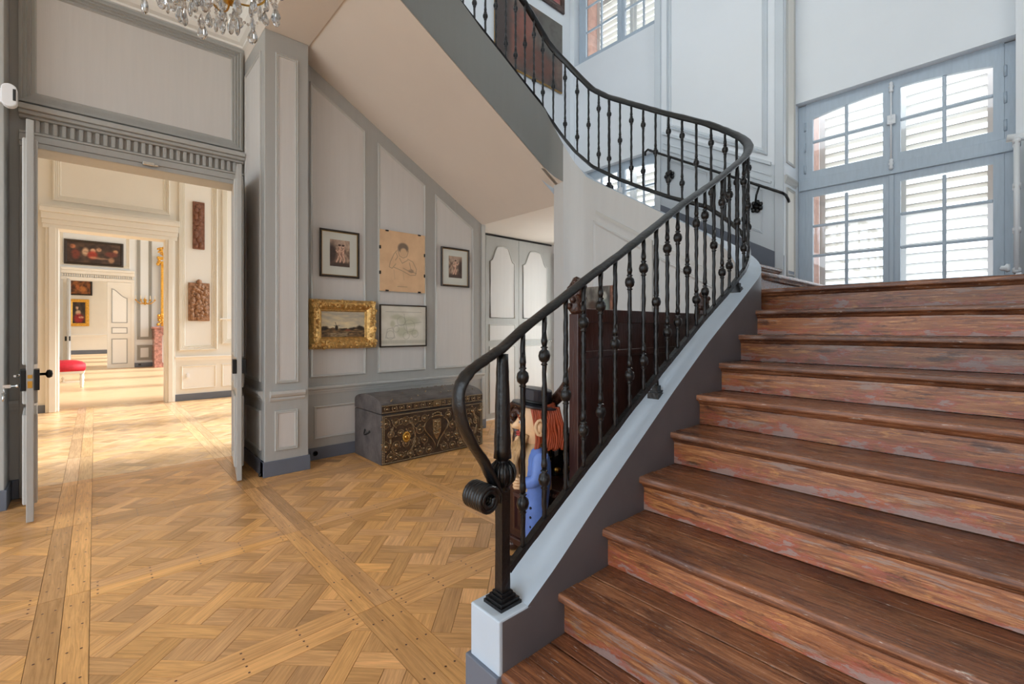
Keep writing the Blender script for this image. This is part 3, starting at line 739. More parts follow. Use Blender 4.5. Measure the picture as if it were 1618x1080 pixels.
# its doors: one leaf shut, one swung towards us
d = thing('salon_door_leaf', 'white panelled door leaf standing shut in the far salon', 'door', (0.62, YB_, 0))
mb = MB(); mb.box((0.31, 0, 0.0), (0.95, 3.04, 0.05), T); mb.build('leaf', 'cream', d, 0.006)
for poly in (rect(0.42, 0.86, 0.15, 1.05), rect(0.42, 0.86, 1.22, 1.45)): panel(d, lambda u, v, w: T(u, v, w+0.05), poly, 'white_paint', 'stile', UP)
pts = [(0.42, 1.6), (0.86, 1.6)] + [(0.86-0.44*i/10, 2.5+0.32*(0.5-0.5*math.cos(PI*i/10))) for i in range(11)]
panel(d, lambda u, v, w: T(u, v, w+0.05), pts, 'white_paint', 'stile', UP)
d = thing('salon_door_leaf', 'grey-green door leaf swung open in the far salon', 'door', (-0.66, YB_, 0))
Td = lambda u, v, w: (-0.66 - 0.03*u + w, YB_ - u*0.98, v)
mb = MB(); mb.box((0.0, 0, 0), (0.78, 3.04, 0.05), Td); mb.build('leaf', 'stile', d, 0.006)
mb = MB(); mb.box((0.6, 1.0, -0.05), (0.76, 1.15, 0.08), Td); mb.build('lock_case', 'iron_dark', d)
w4 = farwall('wall_end_salon', YC_, -5, 5, 5.4, (0, 0, 0), 0.3, 'plain cream wall of the last room', 'cream')
T = TY(YC_); rail(w4, T, -4.9, 4.9, chair_rail(0.95, 0.12, 0.06), 'white_paint')
mb = MB(); mb.box((-4.9, 0, 0), (4.9, 0.22, 0.03), T); mb.build('baseboard', 'plinth_paint', w4)
# side walls with window openings on the garden side (+X)
def sidewall(name, x, y0, y1, zt, wins, mat='cream'):
    mb = MB(); ys = y0
    for a, b_ in wins:
        mb.box((x, ys, 0), (x+0.4, a, zt)); mb.box((x, a, 0), (x+0.4, b_, 0.35)); mb.box((x, a, 4.3), (x+0.4, b_, zt)); ys = b_
    mb.box((x, ys, 0), (x+0.4, y1, zt)); struct(name, mb, mat)
sidewall('wall_salon_garden', 4.2, YD2, 11.25, 4.9, ((6.2, 8.2), (8.6, 10.6)))
sidewall('wall_far_salon_garden', 5.0, 11.25, 21.8, 5.4, ((11.6, 13.8), (14.3, 16.5), (17.0, 19.0), (19.3, 21.4)))
sidewall('wall_end_salon_garden', 5.0, 21.8, 34.3, 5.4, ((23, 25), (26, 28), (29, 31), (31.5, 33.5)))
mb = MB(); mb.box((-3.8, YD2, 0), (-3.6, 11.25, 4.9)); mb.box((-4.7, 11.25, 0), (-4.5, 34.3, 5.4)); struct('wall_salon_inner', mb, 'cream')
mb = MB(); mb.box((-3.8, YD2, 4.9), (4.6, 11.25, 5.1)); mb.box((-4.7, 11.25, 5.4), (5.4, 34.3, 5.6)); struct('ceiling_salon', mb, 'white_paint')

# ================================================================ STAIRCASE
RISE, GO = 0.172, 0.30
stair = thing('staircase', 'broad worn reddish-brown oak staircase climbing to the shuttered window', 'staircase', (1.1, 0.0, 0))
YI, YO = 1.25, -1.40
def nose_profile(t=0.034, depth=0.125):
    # x to the back, z down from the walking surface
    r = t/2; pr = [(depth, 0)]
    pr += [(r*0.75 - r*0.75*math.sin(PI*i/10)**0.6, -r + r*(abs(math.cos(PI*i/10))**0.75)*(1 if i < 5 else -1)) for i in range(11)]
    pr += [(0.022, -t), (0.026, -t-0.010), (0.034, -t-0.020), (0.040, -t-0.024), (0.040, -t), (depth, -t)]
    return pr
wob = random.Random(5)
def step(x, z, y0, y1, i_, last=False):
    # front board with its rounded nosing, back board, riser (all run along Y)
    pr = nose_profile(); n = len(pr); ns = 14; mb = MB(); vs = []
    for k in range(ns + 1):
        y = y0 + (y1-y0)*k/ns; dx = wob.uniform(-0.0035, 0.0035); dz = wob.uniform(-0.002, 0.001)
        vs += [(x + px + (dx if px < 0.05 else 0), y, z + pz + dz) for px, pz in pr]
    fs = [(k*n+i, k*n+(i+1) % n, (k+1)*n+(i+1) % n, (k+1)*n+i) for k in range(ns) for i in range(n)]
    fs += [tuple(range(n)), tuple(ns*n+i for i in range(n-1, -1, -1))]
    mb.add(vs, fs, True)
    o = mb.build('tread_board', 'tread_wood', stair)
    for p in o.data.polygons: p.use_smooth = abs(p.normal.z) < 0.98 and abs(p.normal.y) < 0.9
    if not last:
        mb = MB(); xs_ = x+0.215+0.025*math.sin(i_*2.1)
        mb.box((x+0.1325, y0, z-0.045), (xs_+0.016, y1, z-0.003)); mb.build('tread_board', 'tread_wood_pale' if i_ % 3 != 1 else 'tread_wood', stair, 0.003, seg=1)
        mb = MB(); mb.box((xs_+0.0235, y0, z-0.045), (x+GO+0.05, y1, z-0.0035)); mb.build('tread_board', 'tread_wood' if i_ % 3 != 2 else 'tread_wood_pale', stair, 0.0025, seg=1)
    mb = MB(); mb.box((x+0.042, y0, z-RISE), (x+0.07, y1, z-0.046)); mb.build('riser', 'riser_wood', stair)
for i in range(1, 11):
    x = 1.386 + (i-2)*GO; z = i*RISE
    step(x, z, YO, YI + (0.0 if i < 9 else (0.03 if i == 9 else 0.08)), i, last=(i == 10))
mb = MB(); mb.box((3.76+0.12, YO, 1.66), (XGL, 1.45, 1.72)); mb.build('landing_boards', 'tread_wood', stair)
# second flight: risers run along X and climb with Y; slightly curved first tread
def step2(y, z, x0, x1, bow=0.0):
    pr = nose_profile(); n = len(pr); ns = 12; mb = MB(); vs = []
    for k in range(ns+1):
        x = x0 + (x1-x0)*k/ns; b = -bow*math.sin(PI*k/ns) + (0.10*(1-k/3.0)**2 if (k < 3 and bow) else 0)
        vs += [(x, y + px + b, z + pz) for px, pz in pr]
    fs = [(k*n+i, k*n+(i+1) % n, (k+1)*n+(i+1) % n, (k+1)*n+i) for k in range(ns) for i in range(n)] + [tuple(range(n)), tuple(ns*n+i for i in range(n-1, -1, -1))]
    mb.add(vs, fs, False); mb.build('tread_board', 'tread_wood', stair)
    mb = MB(); mb.box((x0, y+0.11, z-0.045), (x1, y+GO+0.05, z-0.002)); mb.build('tread_board', 'tread_wood', stair)
    mb = MB(); mb.box((x0, y+0.042, z-RISE), (x1, y+0.07, z-0.046)); mb.build('riser', 'riser_wood', stair)
for k in range(8): step2(1.42 + GO*k, 1.892 + RISE*k, 3.93, XW if k else 6.05, 0.02 if k == 0 else 0)
zl2 = 1.892 + RISE*7
mb = MB(); mb.box((4.06, 3.43, 2.88), (XGL, YPIC, zl2)); mb.box((4.06, YPIC, 2.88), (6.2, YCL+0.1, 3.0)); mb.build('upper_landing', 'plaster', stair)
for k in range(1, 10):
    x = 3.95 - GO*k; mb = MB(); z = zl2+RISE*(k+1); mb.box((x, 3.5, z-0.04), (x+GO+0.03, YPIC, z)); mb.build('upper_tread', 'tread_wood', stair)
    mb = MB(); mb.box((x+GO-0.03, 3.5, z-RISE), (x+GO, YPIC, z-0.04)); mb.build('riser', 'riser_wood', stair)
# sloping soffit of the third flight
mb = MB(); mb.prism([(1.60, soff(1.60)), (4.06, soff(4.06)), (4.06, soff(4.06)+0.1), (1.60, soff(1.60)+0.1)], -YPIC, -3.43, lambda u, v, w: (u, -w, v))
mb.build('soffit', 'plaster', stair)
# string wall: one ribbon along the inner edge of all three flights
path = []      # (x, y, tangent)
def seg(a, b, n):
    for i in range(n): t = i/n; path.append((a[0]+(b[0]-a[0])*t, a[1]+(b[1]-a[1])*t, math.atan2(b[1]-a[1], b[0]-a[0])))
def arc(c, r, a0, a1, n):
    for i in range(n): a = a0+(a1-a0)*i/n; path.append((c[0]+r*math.cos(a), c[1]+r*math.sin(a), a+PI/2))
seg((1.22, 1.335), (3.5, 1.335), 38); arc((3.5, 1.835), 0.5, -PI/2, 0, 18); seg((4.0, 1.835), (4.0, 3.105), 18)
arc((3.6, 3.105), 0.4, 0, PI/2, 16); seg((3.6, 3.505), (1.55, 3.505), 30); path.append((1.55, 3.505, PI))
S = [0.0]
for a, b in zip(path, path[1:]): S.append(S[-1] + math.hypot(b[0]-a[0], b[1]-a[1]))
sA1 = 3.5-1.22; sA2 = sA1 + 0.785; sB = sA2 + 1.27; sC = sB + 0.628; SL = S[-1]
def interp(tab, s):
    if s <= tab[0][0]: return tab[0][1] + (s-tab[0][0])*(tab[1][1]-tab[0][1])/(tab[1][0]-tab[0][0])
    for (a, va), (b, vb) in zip(tab, tab[1:]):
        if s <= b: return va + (vb-va)*(s-a)/(b-a)
    (a, va), (b, vb) = tab[-2], tab[-1]; return vb + (s-b)*(vb-va)/(b-a)
X2s = lambda x: x - 1.22
Y2s = lambda y: sA2 + y - 1.835
T2s = lambda x: sC + 3.6 - x
TOP = [(X2s(1.22), 0.362), (X2s(1.383), 0.46), (X2s(1.65), 0.642), (X2s(2.314), 1.07), (X2s(2.747), 1.335), (X2s(3.118), 1.54), (X2s(3.385), 1.69), (sA1, 1.755), (sA1+0.4, 2.0), (sA2, 2.255), (Y2s(2.448), 2.633), (Y2s(2.843), 2.877), (sB, 3.04), (sB+0.2, 3.24), (sB+0.45, 3.58), (sC, 3.775), (T2s(3.389), 3.885), (T2s(3.034), 4.09), (T2s(2.712), 4.265), (T2s(2.505), 4.40), (T2s(1.55), 4.94)]
LOW = [(X2s(1.2), 0.485), (X2s(1.4), 0.612), (X2s(1.56), 0.711), (X2s(1.842), 0.885), (X2s(2.06), 1.02), (X2s(2.486), 1.266), (X2s(2.845), 1.472), (X2s(3.224), 1.673), (sA1, 1.84), (sA1+0.4, 2.18), (sA2, 2.49), (Y2s(2.18), 2.645), (Y2s(2.519), 2.823), (Y2s(2.78), 2.968), (sB, 3.18), (sB+0.2, 3.38), (sB+0.45, 3.70), (sC, 3.89), (T2s(3.389), 4.0), (T2s(3.034), 4.2), (T2s(2.712), 4.375), (T2s(1.55), 5.04)]
HAND = [(X2s(1.136), 1.325), (X2s(1.287), 1.425), (X2s(1.469), 1.525), (X2s(1.686), 1.65), (X2s(1.948), 1.79), (X2s(2.245), 1.96), (X2s(2.6), 2.165), (X2s(3.03), 2.39), (sA1, 2.66), (sA1+0.4, 2.95), (sA2, 3.225), (Y2s(2.245), 3.46), (Y2s(2.591), 3.67), (Y2s(2.9), 3.86), (sB, 4.02), (sB+0.3, 4.38), (sC, 4.70), (T2s(3.38), 4.86), (T2s(2.6), 5.26), (T2s(1.55), 5.86)]
def at(s):
    s = max(0, min(SL-1e-6, s))
    import bisect
    i = bisect.bisect_right(S, s) - 1; i = min(i, len(path)-2); t = (s-S[i])/(S[i+1]-S[i])
    a, b = path[i], path[i+1]; da = b[2]-a[2]
    return (a[0]+(b[0]-a[0])*t, a[1]+(b[1]-a[1])*t, a[2]+da*t)
def side(s, off):   # off > 0 towards the well (left of the direction of climb)
    x, y, a = at(s); return (x - off*math.sin(a), y + off*math.cos(a))
HW = 0.085
sJ = sB + 0.4*math.radians(50)                 # jamb of the passage under the landing
def ribbon(s0, s1, n, fz0, fz1, off, flip=False):
    mb = MB(); vs = []; nz = 2
    for i in range(n+1):
        s = s0+(s1-s0)*i/n; x, y = side(s, off); vs += [(x, y, fz0(s, x)), (x, y, fz1(s, x))]
    mb.add(vs, [(2*i, 2*i+2, 2*i+3, 2*i+1) for i in range(n)], True); return mb
topz = lambda s, x: interp(TOP, s)
mb = MB(); vs = []; n = 150
for i in range(n+1):
    s = SL*i/n; a = side(s, HW); b = side(s, -HW); z = interp(TOP, s); vs += [(a[0], a[1], z), (b[0], b[1], z)]
mb.add(vs, [(2*i, 2*i+1, 2*i+3, 2*i+2) for i in range(n)], True)
mb.build('string_top', 'string_top', stair)
ribbon(0, sJ, 110, lambda s, x: 0.0, topz, HW).build('string_wall', 'string_wall', stair)
ribbon(sJ, SL, 70, lambda s, x: soff(x) if x < 4.06 else 2.88, topz, HW).build('string_wall', 'string_shaded', stair)  # third flight stretch of the same wall, its shade painted as darker grey
ribbon(0, sA1+0.65, 60, lambda s, x: 0.0, topz, -HW).build('string_face', 'string_dark', stair)
ribbon(sA1+0.65, SL, 90, lambda s, x: max(0, interp(TOP, s)-0.6), topz, -HW).build('string_face', 'string_top', stair)
xj, yj = side(sJ, HW)
mb = MB(); mb.add([(xj, yj, 0), (xj+0.015, yj+0.15, 0), (xj+0.015, yj+0.15, soff(xj)+0.02), (xj, yj, soff(xj)+0.02)], [(0, 1, 2, 3)])
mb.add([(xj+0.015, yj+0.15, 0), (4.1, yj+0.16, 0), (4.1, yj+0.16, 3.06), (xj+0.015, yj+0.15, 3.06)], [(0, 1, 2, 3)]); mb.build('string_jamb', 'string_wall', stair)
mb = MB(); mb.box((4.02, 1.5, 0), (4.12, 3.5, 2.0)); mb.build('understair_wall', 'string_wall', stair)
fp_ = MB(); arcp = [side(sJ-0.02 + (sC-sJ+0.02)*i/10, HW) for i in range(11)]
poly = [(x, y, soff(x)) for x, y in arcp] + [(3.58, 3.47, soff(3.58)), (4.06, 3.47, soff(4.06)), (4.06, arcp[0][1], soff(4.06))]
fp_.add(poly, [tuple(range(len(poly)))]); fp_.build('soffit_fillet', 'plaster', stair)
# panels on the wall under the second flight (facing the well)
Tw = TX(4.0 - HW)
for y0, y1, d in ((2.42, 3.02, 0.42), (1.55, 2.26, 0.42)):
    f = lambda y: 2.633 + (y-2.448)*0.615
    panel(stair, Tw, [(-y1, 0.5), (-y0, 0.5), (-y0, f(y0)-d), (-y1, f(y1)-d)], 'string_wall', 'string_wall', UP, 'wall_panel')
mb = MB(); f = lambda y: 2.633 + (y-2.448)*0.615
mb.prism([(-2.98, f(2.98)-0.34), (-1.7, f(1.7)-0.34), (-1.7, f(1.7)-0.30), (-2.98, f(2.98)-0.30)], 0, 0.014, Tw); mb.box((-2.375, 0.3, 0), (-2.31, f(2.31)-0.30, 0.03), Tw); mb.build('wall_moulding', 'mould', stair)
# block that carries the newel
mb = MB(); mb.prism([(1.075, 0.16), (1.24, 0.16), (1.24, 0.362), (1.075, 0.362)], -1.25, -1.42, lambda u, v, w: (u, -w, v)); mb.build('newel_block', 'string_top', stair, 0.006)
mb = MB(); mb.box((1.06, 1.249, 0), (1.26, 1.435, 0.165)); mb.build('block_plinth', 'plinth_paint', stair, 0.005)
mb = MB(); mb.box((1.09, 1.2485, 0.0), (1.24, 1.252, 0.355)); mb.build('block_face', 'string_dark', stair)

# ================================================================ RAILING
railing = thing('stair_railing', 'black wrought iron railing sweeping up the open side of the stairs', 'railing', (1.165, 1.335, 0.36))
def hz(s): return interp(HAND, s)
pts = []; n = 170; s0 = X2s(1.136)
hp = [(x_, 1.335, z_) for x_, z_ in ((1.136, 0.80), (1.118, 0.835), (1.07, 0.925), (1.015, 1.0), (0.967, 1.099), (0.958, 1.19), (0.995, 1.253), (1.06, 1.292))]
# catmull the volute, then follow the flights
def cat(P, k=6):
    out = []
    for i in range(len(P)-1):
        p0, p1, p2, p3 = (Vector(P[max(0, i-1)]), Vector(P[i]), Vector(P[i+1]), Vector(P[min(len(P)-1, i+2)]))
        for j in range(k):
            t = j/k; out.append(0.5*((2*p1)+(-p0+p2)*t+(2*p0-5*p1+4*p2-p3)*t*t+(-p0+3*p1-3*p2+p3)*t**3))
    return out + [Vector(P[-1])]
follow = []
for i in range(n+1):
    s = X2s(1.16) + (SL-X2s(1.16))*i/n
    if s < 0: x, y = 1.22 + s, 1.335
    else: x, y = side(s, 0)
    follow.append(Vector((x, y, hz(s))))
vol = cat(hp + [tuple(follow[0])])[:-1]
allp = vol + follow
dr = random.Random(9)
rad = [0.0155 * dr.uniform(0.94, 1.06) for i in range(len(allp))]
mb = MB(); mb.tube(allp, rad, 10, sq=2.25, up=(0, 1, 0)); mb.build('handrail', 'iron', railing)
ed = MB()
for i in range(len(vol)+2, len(allp)-1, 1):
    a, b = allp[i], allp[i+1]
    for k in range(2):
        c = a.lerp(b, k/2+0.25); ed.sphere((c.x, c.y, c.z-0.012), 0.0085, 6, 4)
ed.build('beaded_edge', 'iron', railing, kind='stuff')
# the coiled scroll end in front of the newel
sc = MB(); c0 = Vector((1.09, 1.335, 0.80)); pts = []
for i in range(40):
    a = -0.4 + i*0.34; r = 0.05 - 0.03*i/40; pts.append((c0.x - 0.03 + r*math.cos(a), 1.335, 0.792 + r*math.sin(a)))
for dy in (-0.045, -0.03, -0.015, 0, 0.015, 0.03, 0.045): sc.tube([(p[0], p[1]+dy, p[2]) for p in pts], 0.010, 6, up=(0, 1, 0))
sc.build('scroll_end', 'iron', railing)
lp = []; s = X2s(1.19)
while s < SL:
    x, y = (1.22+s, 1.335) if s < 0 else side(s, 0); lp.append((x, y, interp(LOW, s))); s += 0.03
mb = MB(); mb.tube(lp, [0.019*dr.uniform(0.95, 1.05) for _ in lp], 4, smooth=False); mb.build('lower_rail', 'iron', railing)
def knop(mb, c, z, k=1.0):
    mb.lathe([(0.009*k, -0.042*k), (0.016*k, -0.036*k), (0.010*k, -0.029*k), (0.022*k, -0.018*k), (0.026*k, 0), (0.022*k, 0.018*k), (0.010*k, 0.029*k), (0.017*k, 0.036*k), (0.009*k, 0.042*k)], (c[0], c[1], z), 10)
    mb.lathe([(0.010*k, 0.042*k), (0.014*k, 0.06*k), (0.009*k, 0.10*k)], (c[0], c[1], z), 8)
def baluster(s, i, foot=False):
    x, y, _ = at(s) if s >= 0 else (1.22+s, 1.335, 0)
    z1 = hz(s)-0.01; z0 = interp(TOP, s) if foot else interp(LOW, s)-0.01
    zb = interp(LOW, s)
    mb = MB(); m = int((z1-z0)/0.035)
    mb.tube([(x, y, z0+(z1-z0)*k/m) for k in range(m+1)], [0.0115*dr.uniform(0.88, 1.12)*(1.25 if foot else 1) for _ in range(m+1)], 5, twist=0.5)
    h = z1 - zb
    for f in ((0.21, 0.79), (0.2, 0.8), (0.5,))[i % 3]: knop(mb, (x, y), z1 - f*h)
    if foot:
        a = at(s)[2]; ca, sa = math.cos(a), math.sin(a)
        F = lambda u, v, w: (x+ca*u-sa*v, y+sa*u+ca*v, z0+w)
        for hw, h0, h1 in ((0.034, -0.03, 0.012), (0.026, 0.012, 0.024), (0.018, 0.024, 0.05)): mb.box((-hw, -hw, h0), (hw, hw, h1), F)
    mb.build('baluster', 'iron', railing)
xs = [1.273, 1.398, 1.535, 1.658, 1.787, 1.905, 2.032, 2.163, 2.29, 2.41, 2.53, 2.646, 2.763, 2.88, 3.008, 3.133, 3.25, 3.384]
for i, x in enumerate(xs): baluster(X2s(x), i, x in (2.29, 3.384))
s = X2s(3.384); i = len(xs); 
while s + 0.135 < SL - 0.05:
    s += 0.135 if s > sA1+0.3 else 0.115; i += 1; baluster(s, i, abs(s-(Y2s(2.85))) < 0.066)
# newel post
nx, ny = 1.165, 1.335
nw = MB()
for hw, h0, h1 in ((0.052, 0.362, 0.374), (0.046, 0.374, 0.386), (0.036, 0.386, 0.398), (0.028, 0.398, 0.41)): nw.box((nx-hw, ny-hw, h0), (nx+hw, ny+hw, h1))
nw.tube([(nx, ny, 0.40), (nx, ny, 0.6), (nx, ny, 0.80)], [0.030, 0.028, 0.030], 4, smooth=False)
nw.lathe([(0.02, 0.79), (0.03, 0.80), (0.022, 0.812), (0.030, 0.82), (0.044, 0.84), (0.047, 0.862), (0.044, 0.884), (0.028, 0.902), (0.020, 0.908), (0.026, 0.915), (0.03, 0.925)], (nx, ny, 0), 14)
m_ = 12; nw.tube([(nx, ny, 0.92+(1.32-0.92)*k/m_) for k in range(m_+1)], [(0.036-0.012*k/m_)*dr.uniform(0.95, 1.05) for k in range(m_+1)], 8)
nw.build('newel', 'iron', railing)
rb = MB()
for k in range(12):
    a = 2*PI*k/12; rb.tube([(nx+r*math.cos(a), ny+r*math.sin(a), z) for r, z in ((0.024, 0.815), (0.046, 0.84), (0.05, 0.862), (0.046, 0.884), (0.024, 0.905))], 0.006, 5)
rb.build('newel_ribs', 'iron', railing)
# ---------------------------------------------------------------- wall handrail on the pier
wr = thing('wall_handrail', 'short black rope-twist handrail on brackets fixed to the panelled pier', 'handrail', (5.52, 2.4, 2.9))
def wz(y): return 2.905 + (y-1.74)*0.573
ys = [1.70 + 1.58*i/40 for i in range(41)]
mb = MB(); mb.tube([(5.50, y, wz(y)) for y in ys], 0.016, 6, twist=0.5)
mb.tube([(5.50, 1.70, wz(1.70)), (5.50, 1.665, wz(1.66)-0.01), (5.52, 1.65, wz(1.65)-0.05), (5.55, 1.65, wz(1.65)-0.07)], 0.015, 6)
mb.tube([(5.50, 3.28, wz(3.28)), (5.50, 3.33, wz(3.3)+0.02), (5.50, 3.37, wz(3.3)), (5.50, 3.37, wz(3.3)-0.05)], 0.016, 6); mb.build('rail', 'iron', wr)
for y in (1.93, 3.0):
    mb = MB(); z = wz(y)
    mb.tube([(5.50, y, z), (5.49, y+0.03, z-0.10), (5.54, y+0.06, z-0.2)], 0.011, 6)
    q = (5.545, y+0.06, z-0.21); mb.lathe([(0.05, 0), (0.05, 0.012), (0.02, 0.02), (0.03, 0.04), (0.0, 0.055)], (5.60, q[1], q[2]), 10, ax=(-1, 0, 0))
    for k in range(7):
        a = 2*PI*k/7; mb.sphere((5.575, q[1]+0.05*math.cos(a), q[2]+0.05*math.sin(a)), 0.026, 7, 5, (0.7, 1, 1))
    mb.build('bracket', 'iron', wr)
# ---------------------------------------------------------------- radiator on the landing
rad_ = thing('radiator', 'white cast iron column radiator on the stair landing', 'radiator', (5.45, -0.4, 1.72))
for k in range(9):
    y = -0.005 - 0.075*k; mb = MB()
    for x in (5.39, 5.45, 5.51):
        mb.tube([(x, y, 1.88), (x, y, 2.90)], 0.019, 8)
    for z in (1.88, 2.2, 2.55, 2.90): mb.tube([(5.375, y, z), (5.525, y, z)], 0.026, 8)
    mb.build('column', 'radiator_paint', rad_)
mb = MB(); mb.lathe([(0.03, 0), (0.035, 0.02), (0.02, 0.03), (0.02, 0.05), (0.0, 0.06)], (5.40, 0.03, 1.90), 12, ax=(0, 1, 0)); mb.build('valve', 'radiator_paint', rad_)
mb = MB(); mb.tube([(5.45, 0.05, 2.95), (5.45, -0.1, 2.93), (5.45, -0.7, 2.93)], [0.03, 0.03, 0.03], 8); mb.build('manifold', 'radiator_paint', rad_)
for y in (-0.03, -0.62):
    mb = MB(); mb.box((5.38, y, 1.72), (5.52, y+0.03, 1.86)); mb.build('foot', 'radiator_paint', rad_)

# ================================================================ PICTURES
def nz(x, y, s=1.0, o=0.0): return noise.fractal(Vector((x*s+o, y*s+o*0.7, o)), 0.9, 2.0, 4)
def mixc(a, b, t):
    t = max(0.0, min(1.0, t)); return tuple(a[i]+(b[i]-a[i])*t for i in range(3))
def blob(x, y, cx, cy, rx, ry, soft=0.35):
    d = math.hypot((x-cx)/rx, (y-cy)/ry); return max(0.0, min(1.0, (1+soft-d)/(2*soft)))
def pline(x, y, P):
    best = 9.0
    for (ax, ay), (bx, by) in zip(P, P[1:]):
        dx, dy = bx-ax, by-ay; l = dx*dx+dy*dy
        t = max(0, min(1, ((x-ax)*dx+(y-ay)*dy)/l if l else 0)); best = min(best, math.hypot(x-ax-dx*t, y-ay-dy*t))
    return best
def canvas(name, parent, T, u0, u1, v0, v1, w, nx, fn, mat='paint_print'):
    asp = (v1-v0)/(u1-u0); ny = max(4, int(nx*asp)); me = bpy.data.meshes.new(name)
    vs = [T(u0+(u1-u0)*i/nx, v0+(v1-v0)*j/ny, w) for j in range(ny+1) for i in range(nx+1)]
    k = len(vs); vs += [T(u0, v0, w-0.012), T(u1, v0, w-0.012), T(u1, v1, w-0.012), T(u0, v1, w-0.012)]
    fs = [(j*(nx+1)+i, j*(nx+1)+i+1, (j+1)*(nx+1)+i+1, (j+1)*(nx+1)+i) for j in range(ny) for i in range(nx)]
    c = [0, nx, (ny+1)*(nx+1)-1, ny*(nx+1)]
    fs += [(k+3, k+2, k+1, k)]
    me.from_pydata(vs, [], fs)
    at = me.color_attributes.new('tint', 'FLOAT_COLOR', 'POINT'); dat = []
    for j in range(ny+1):
        for i in range(nx+1):
            r = fn(i/nx, j/ny, asp); q = lin(*[max(0, min(255, z)) for z in r]); dat += q
    dat += list(lin(60, 45, 35))*4
    at.data.foreach_set('color', dat); me.materials.append(M[mat])
    o = bpy.data.objects.new(name, me); COL.objects.link(o); setpar(o, parent); return o
def p_mill(x, y, a):
    sky = mixc((248, 228, 184), (190, 182, 164), y*0.9 + 0.5*nz(x, y*2, 4, 3)); hor = 0.33 + 0.03*math.sin(x*9) + 0.03*nz(x, 0, 9, 1)
    c = sky
    if y < hor: c = mixc((70, 56, 42), (160, 128, 88), 0.5+0.8*nz(x, y*3, 8, 5))
    if y < 0.16 and 0.2 < x < 0.6: c = mixc(c, (176, 160, 130), 0.5+nz(x*2, y*8, 6, 2))
    c = mixc(c, (44, 34, 28), blob(x, y, 0.34, 0.36, 0.035, 0.09, 0.2)); c = mixc(c, (44, 34, 28), 1 if pline(x, y, [(0.31, 0.58), (0.34, 0.42), (0.36, 0.28)]) < 0.006 else 0)
    c = mixc(c, (44, 34, 28), 1 if pline(x, y, [(0.28, 0.44), (0.41, 0.45)]) < 0.007 else 0)
    for cx, h in ((0.06, 0.08), (0.5, 0.04), (0.7, 0.05), (0.9, 0.08)): c = mixc(c, (56, 46, 36), blob(x, y, cx, hor, 0.09, h))
    return mixc(c, (150, 70, 50), 0.7*blob(x, y, 0.6, 0.27, 0.07, 0.03))
def p_print(seed):
    two = seed < 20
    def f(x, y, a):
        yy = y*a; n = nz(x, y, 5, seed); c = mixc((104, 84, 72), (196, 166, 142), 0.55+1.0*n)
        c = mixc(c, (198, 172, 152), 0.7*blob(x, y, 0.6, 0.92, 0.6, 0.22))
        c = mixc(c, (62, 48, 44), 0.9*blob(x, y, 0.1 if two else 0.92, 0.45, 0.2, 0.4)); c = mixc(c, (70, 56, 48), 0.9*blob(x, y, 0.55, 0.05, 0.6, 0.13))
        fl, sh = (232, 192, 166), (150, 108, 92)
        limbs = [([(0.50, 0.66*a), (0.46, 0.46*a)], 0.075), ([(0.46, 0.46*a), (0.40, 0.30*a), (0.32, 0.17*a)], 0.045), ([(0.47, 0.45*a), (0.55, 0.32*a), (0.50, 0.17*a)], 0.045), ([(0.52, 0.64*a), (0.66, 0.60*a), (0.72, 0.70*a)], 0.03), ([(0.46, 0.62*a), (0.36, 0.52*a), (0.30, 0.60*a)], 0.028)]
        if two: limbs += [([(0.66, 0.62*a), (0.64, 0.42*a)], 0.065), ([(0.64, 0.42*a), (0.72, 0.28*a), (0.68, 0.16*a)], 0.042), ([(0.66, 0.6*a), (0.5, 0.54*a)], 0.03)]
        for P, w in limbs:
            d = pline(x, yy, P); c = mixc(c, sh, max(0, min(1, (w*1.25-d)/(w*0.3)))); c = mixc(c, fl, max(0, min(1, (w-pline(x-0.012, yy-0.01, P))/(w*0.6))))
        for cx in ((0.49, 0.67) if two else (0.52,)):
            c = mixc(c, fl, blob(x, yy, cx, 0.755*a, 0.062, 0.06, 0.2)); c = mixc(c, (72, 50, 42), blob(x, yy, cx-0.01, 0.80*a, 0.07, 0.05, 0.25))
        return mixc(c, (90, 70, 62), 0.35*max(0, nz(x, y, 16, seed+2)))
    return f
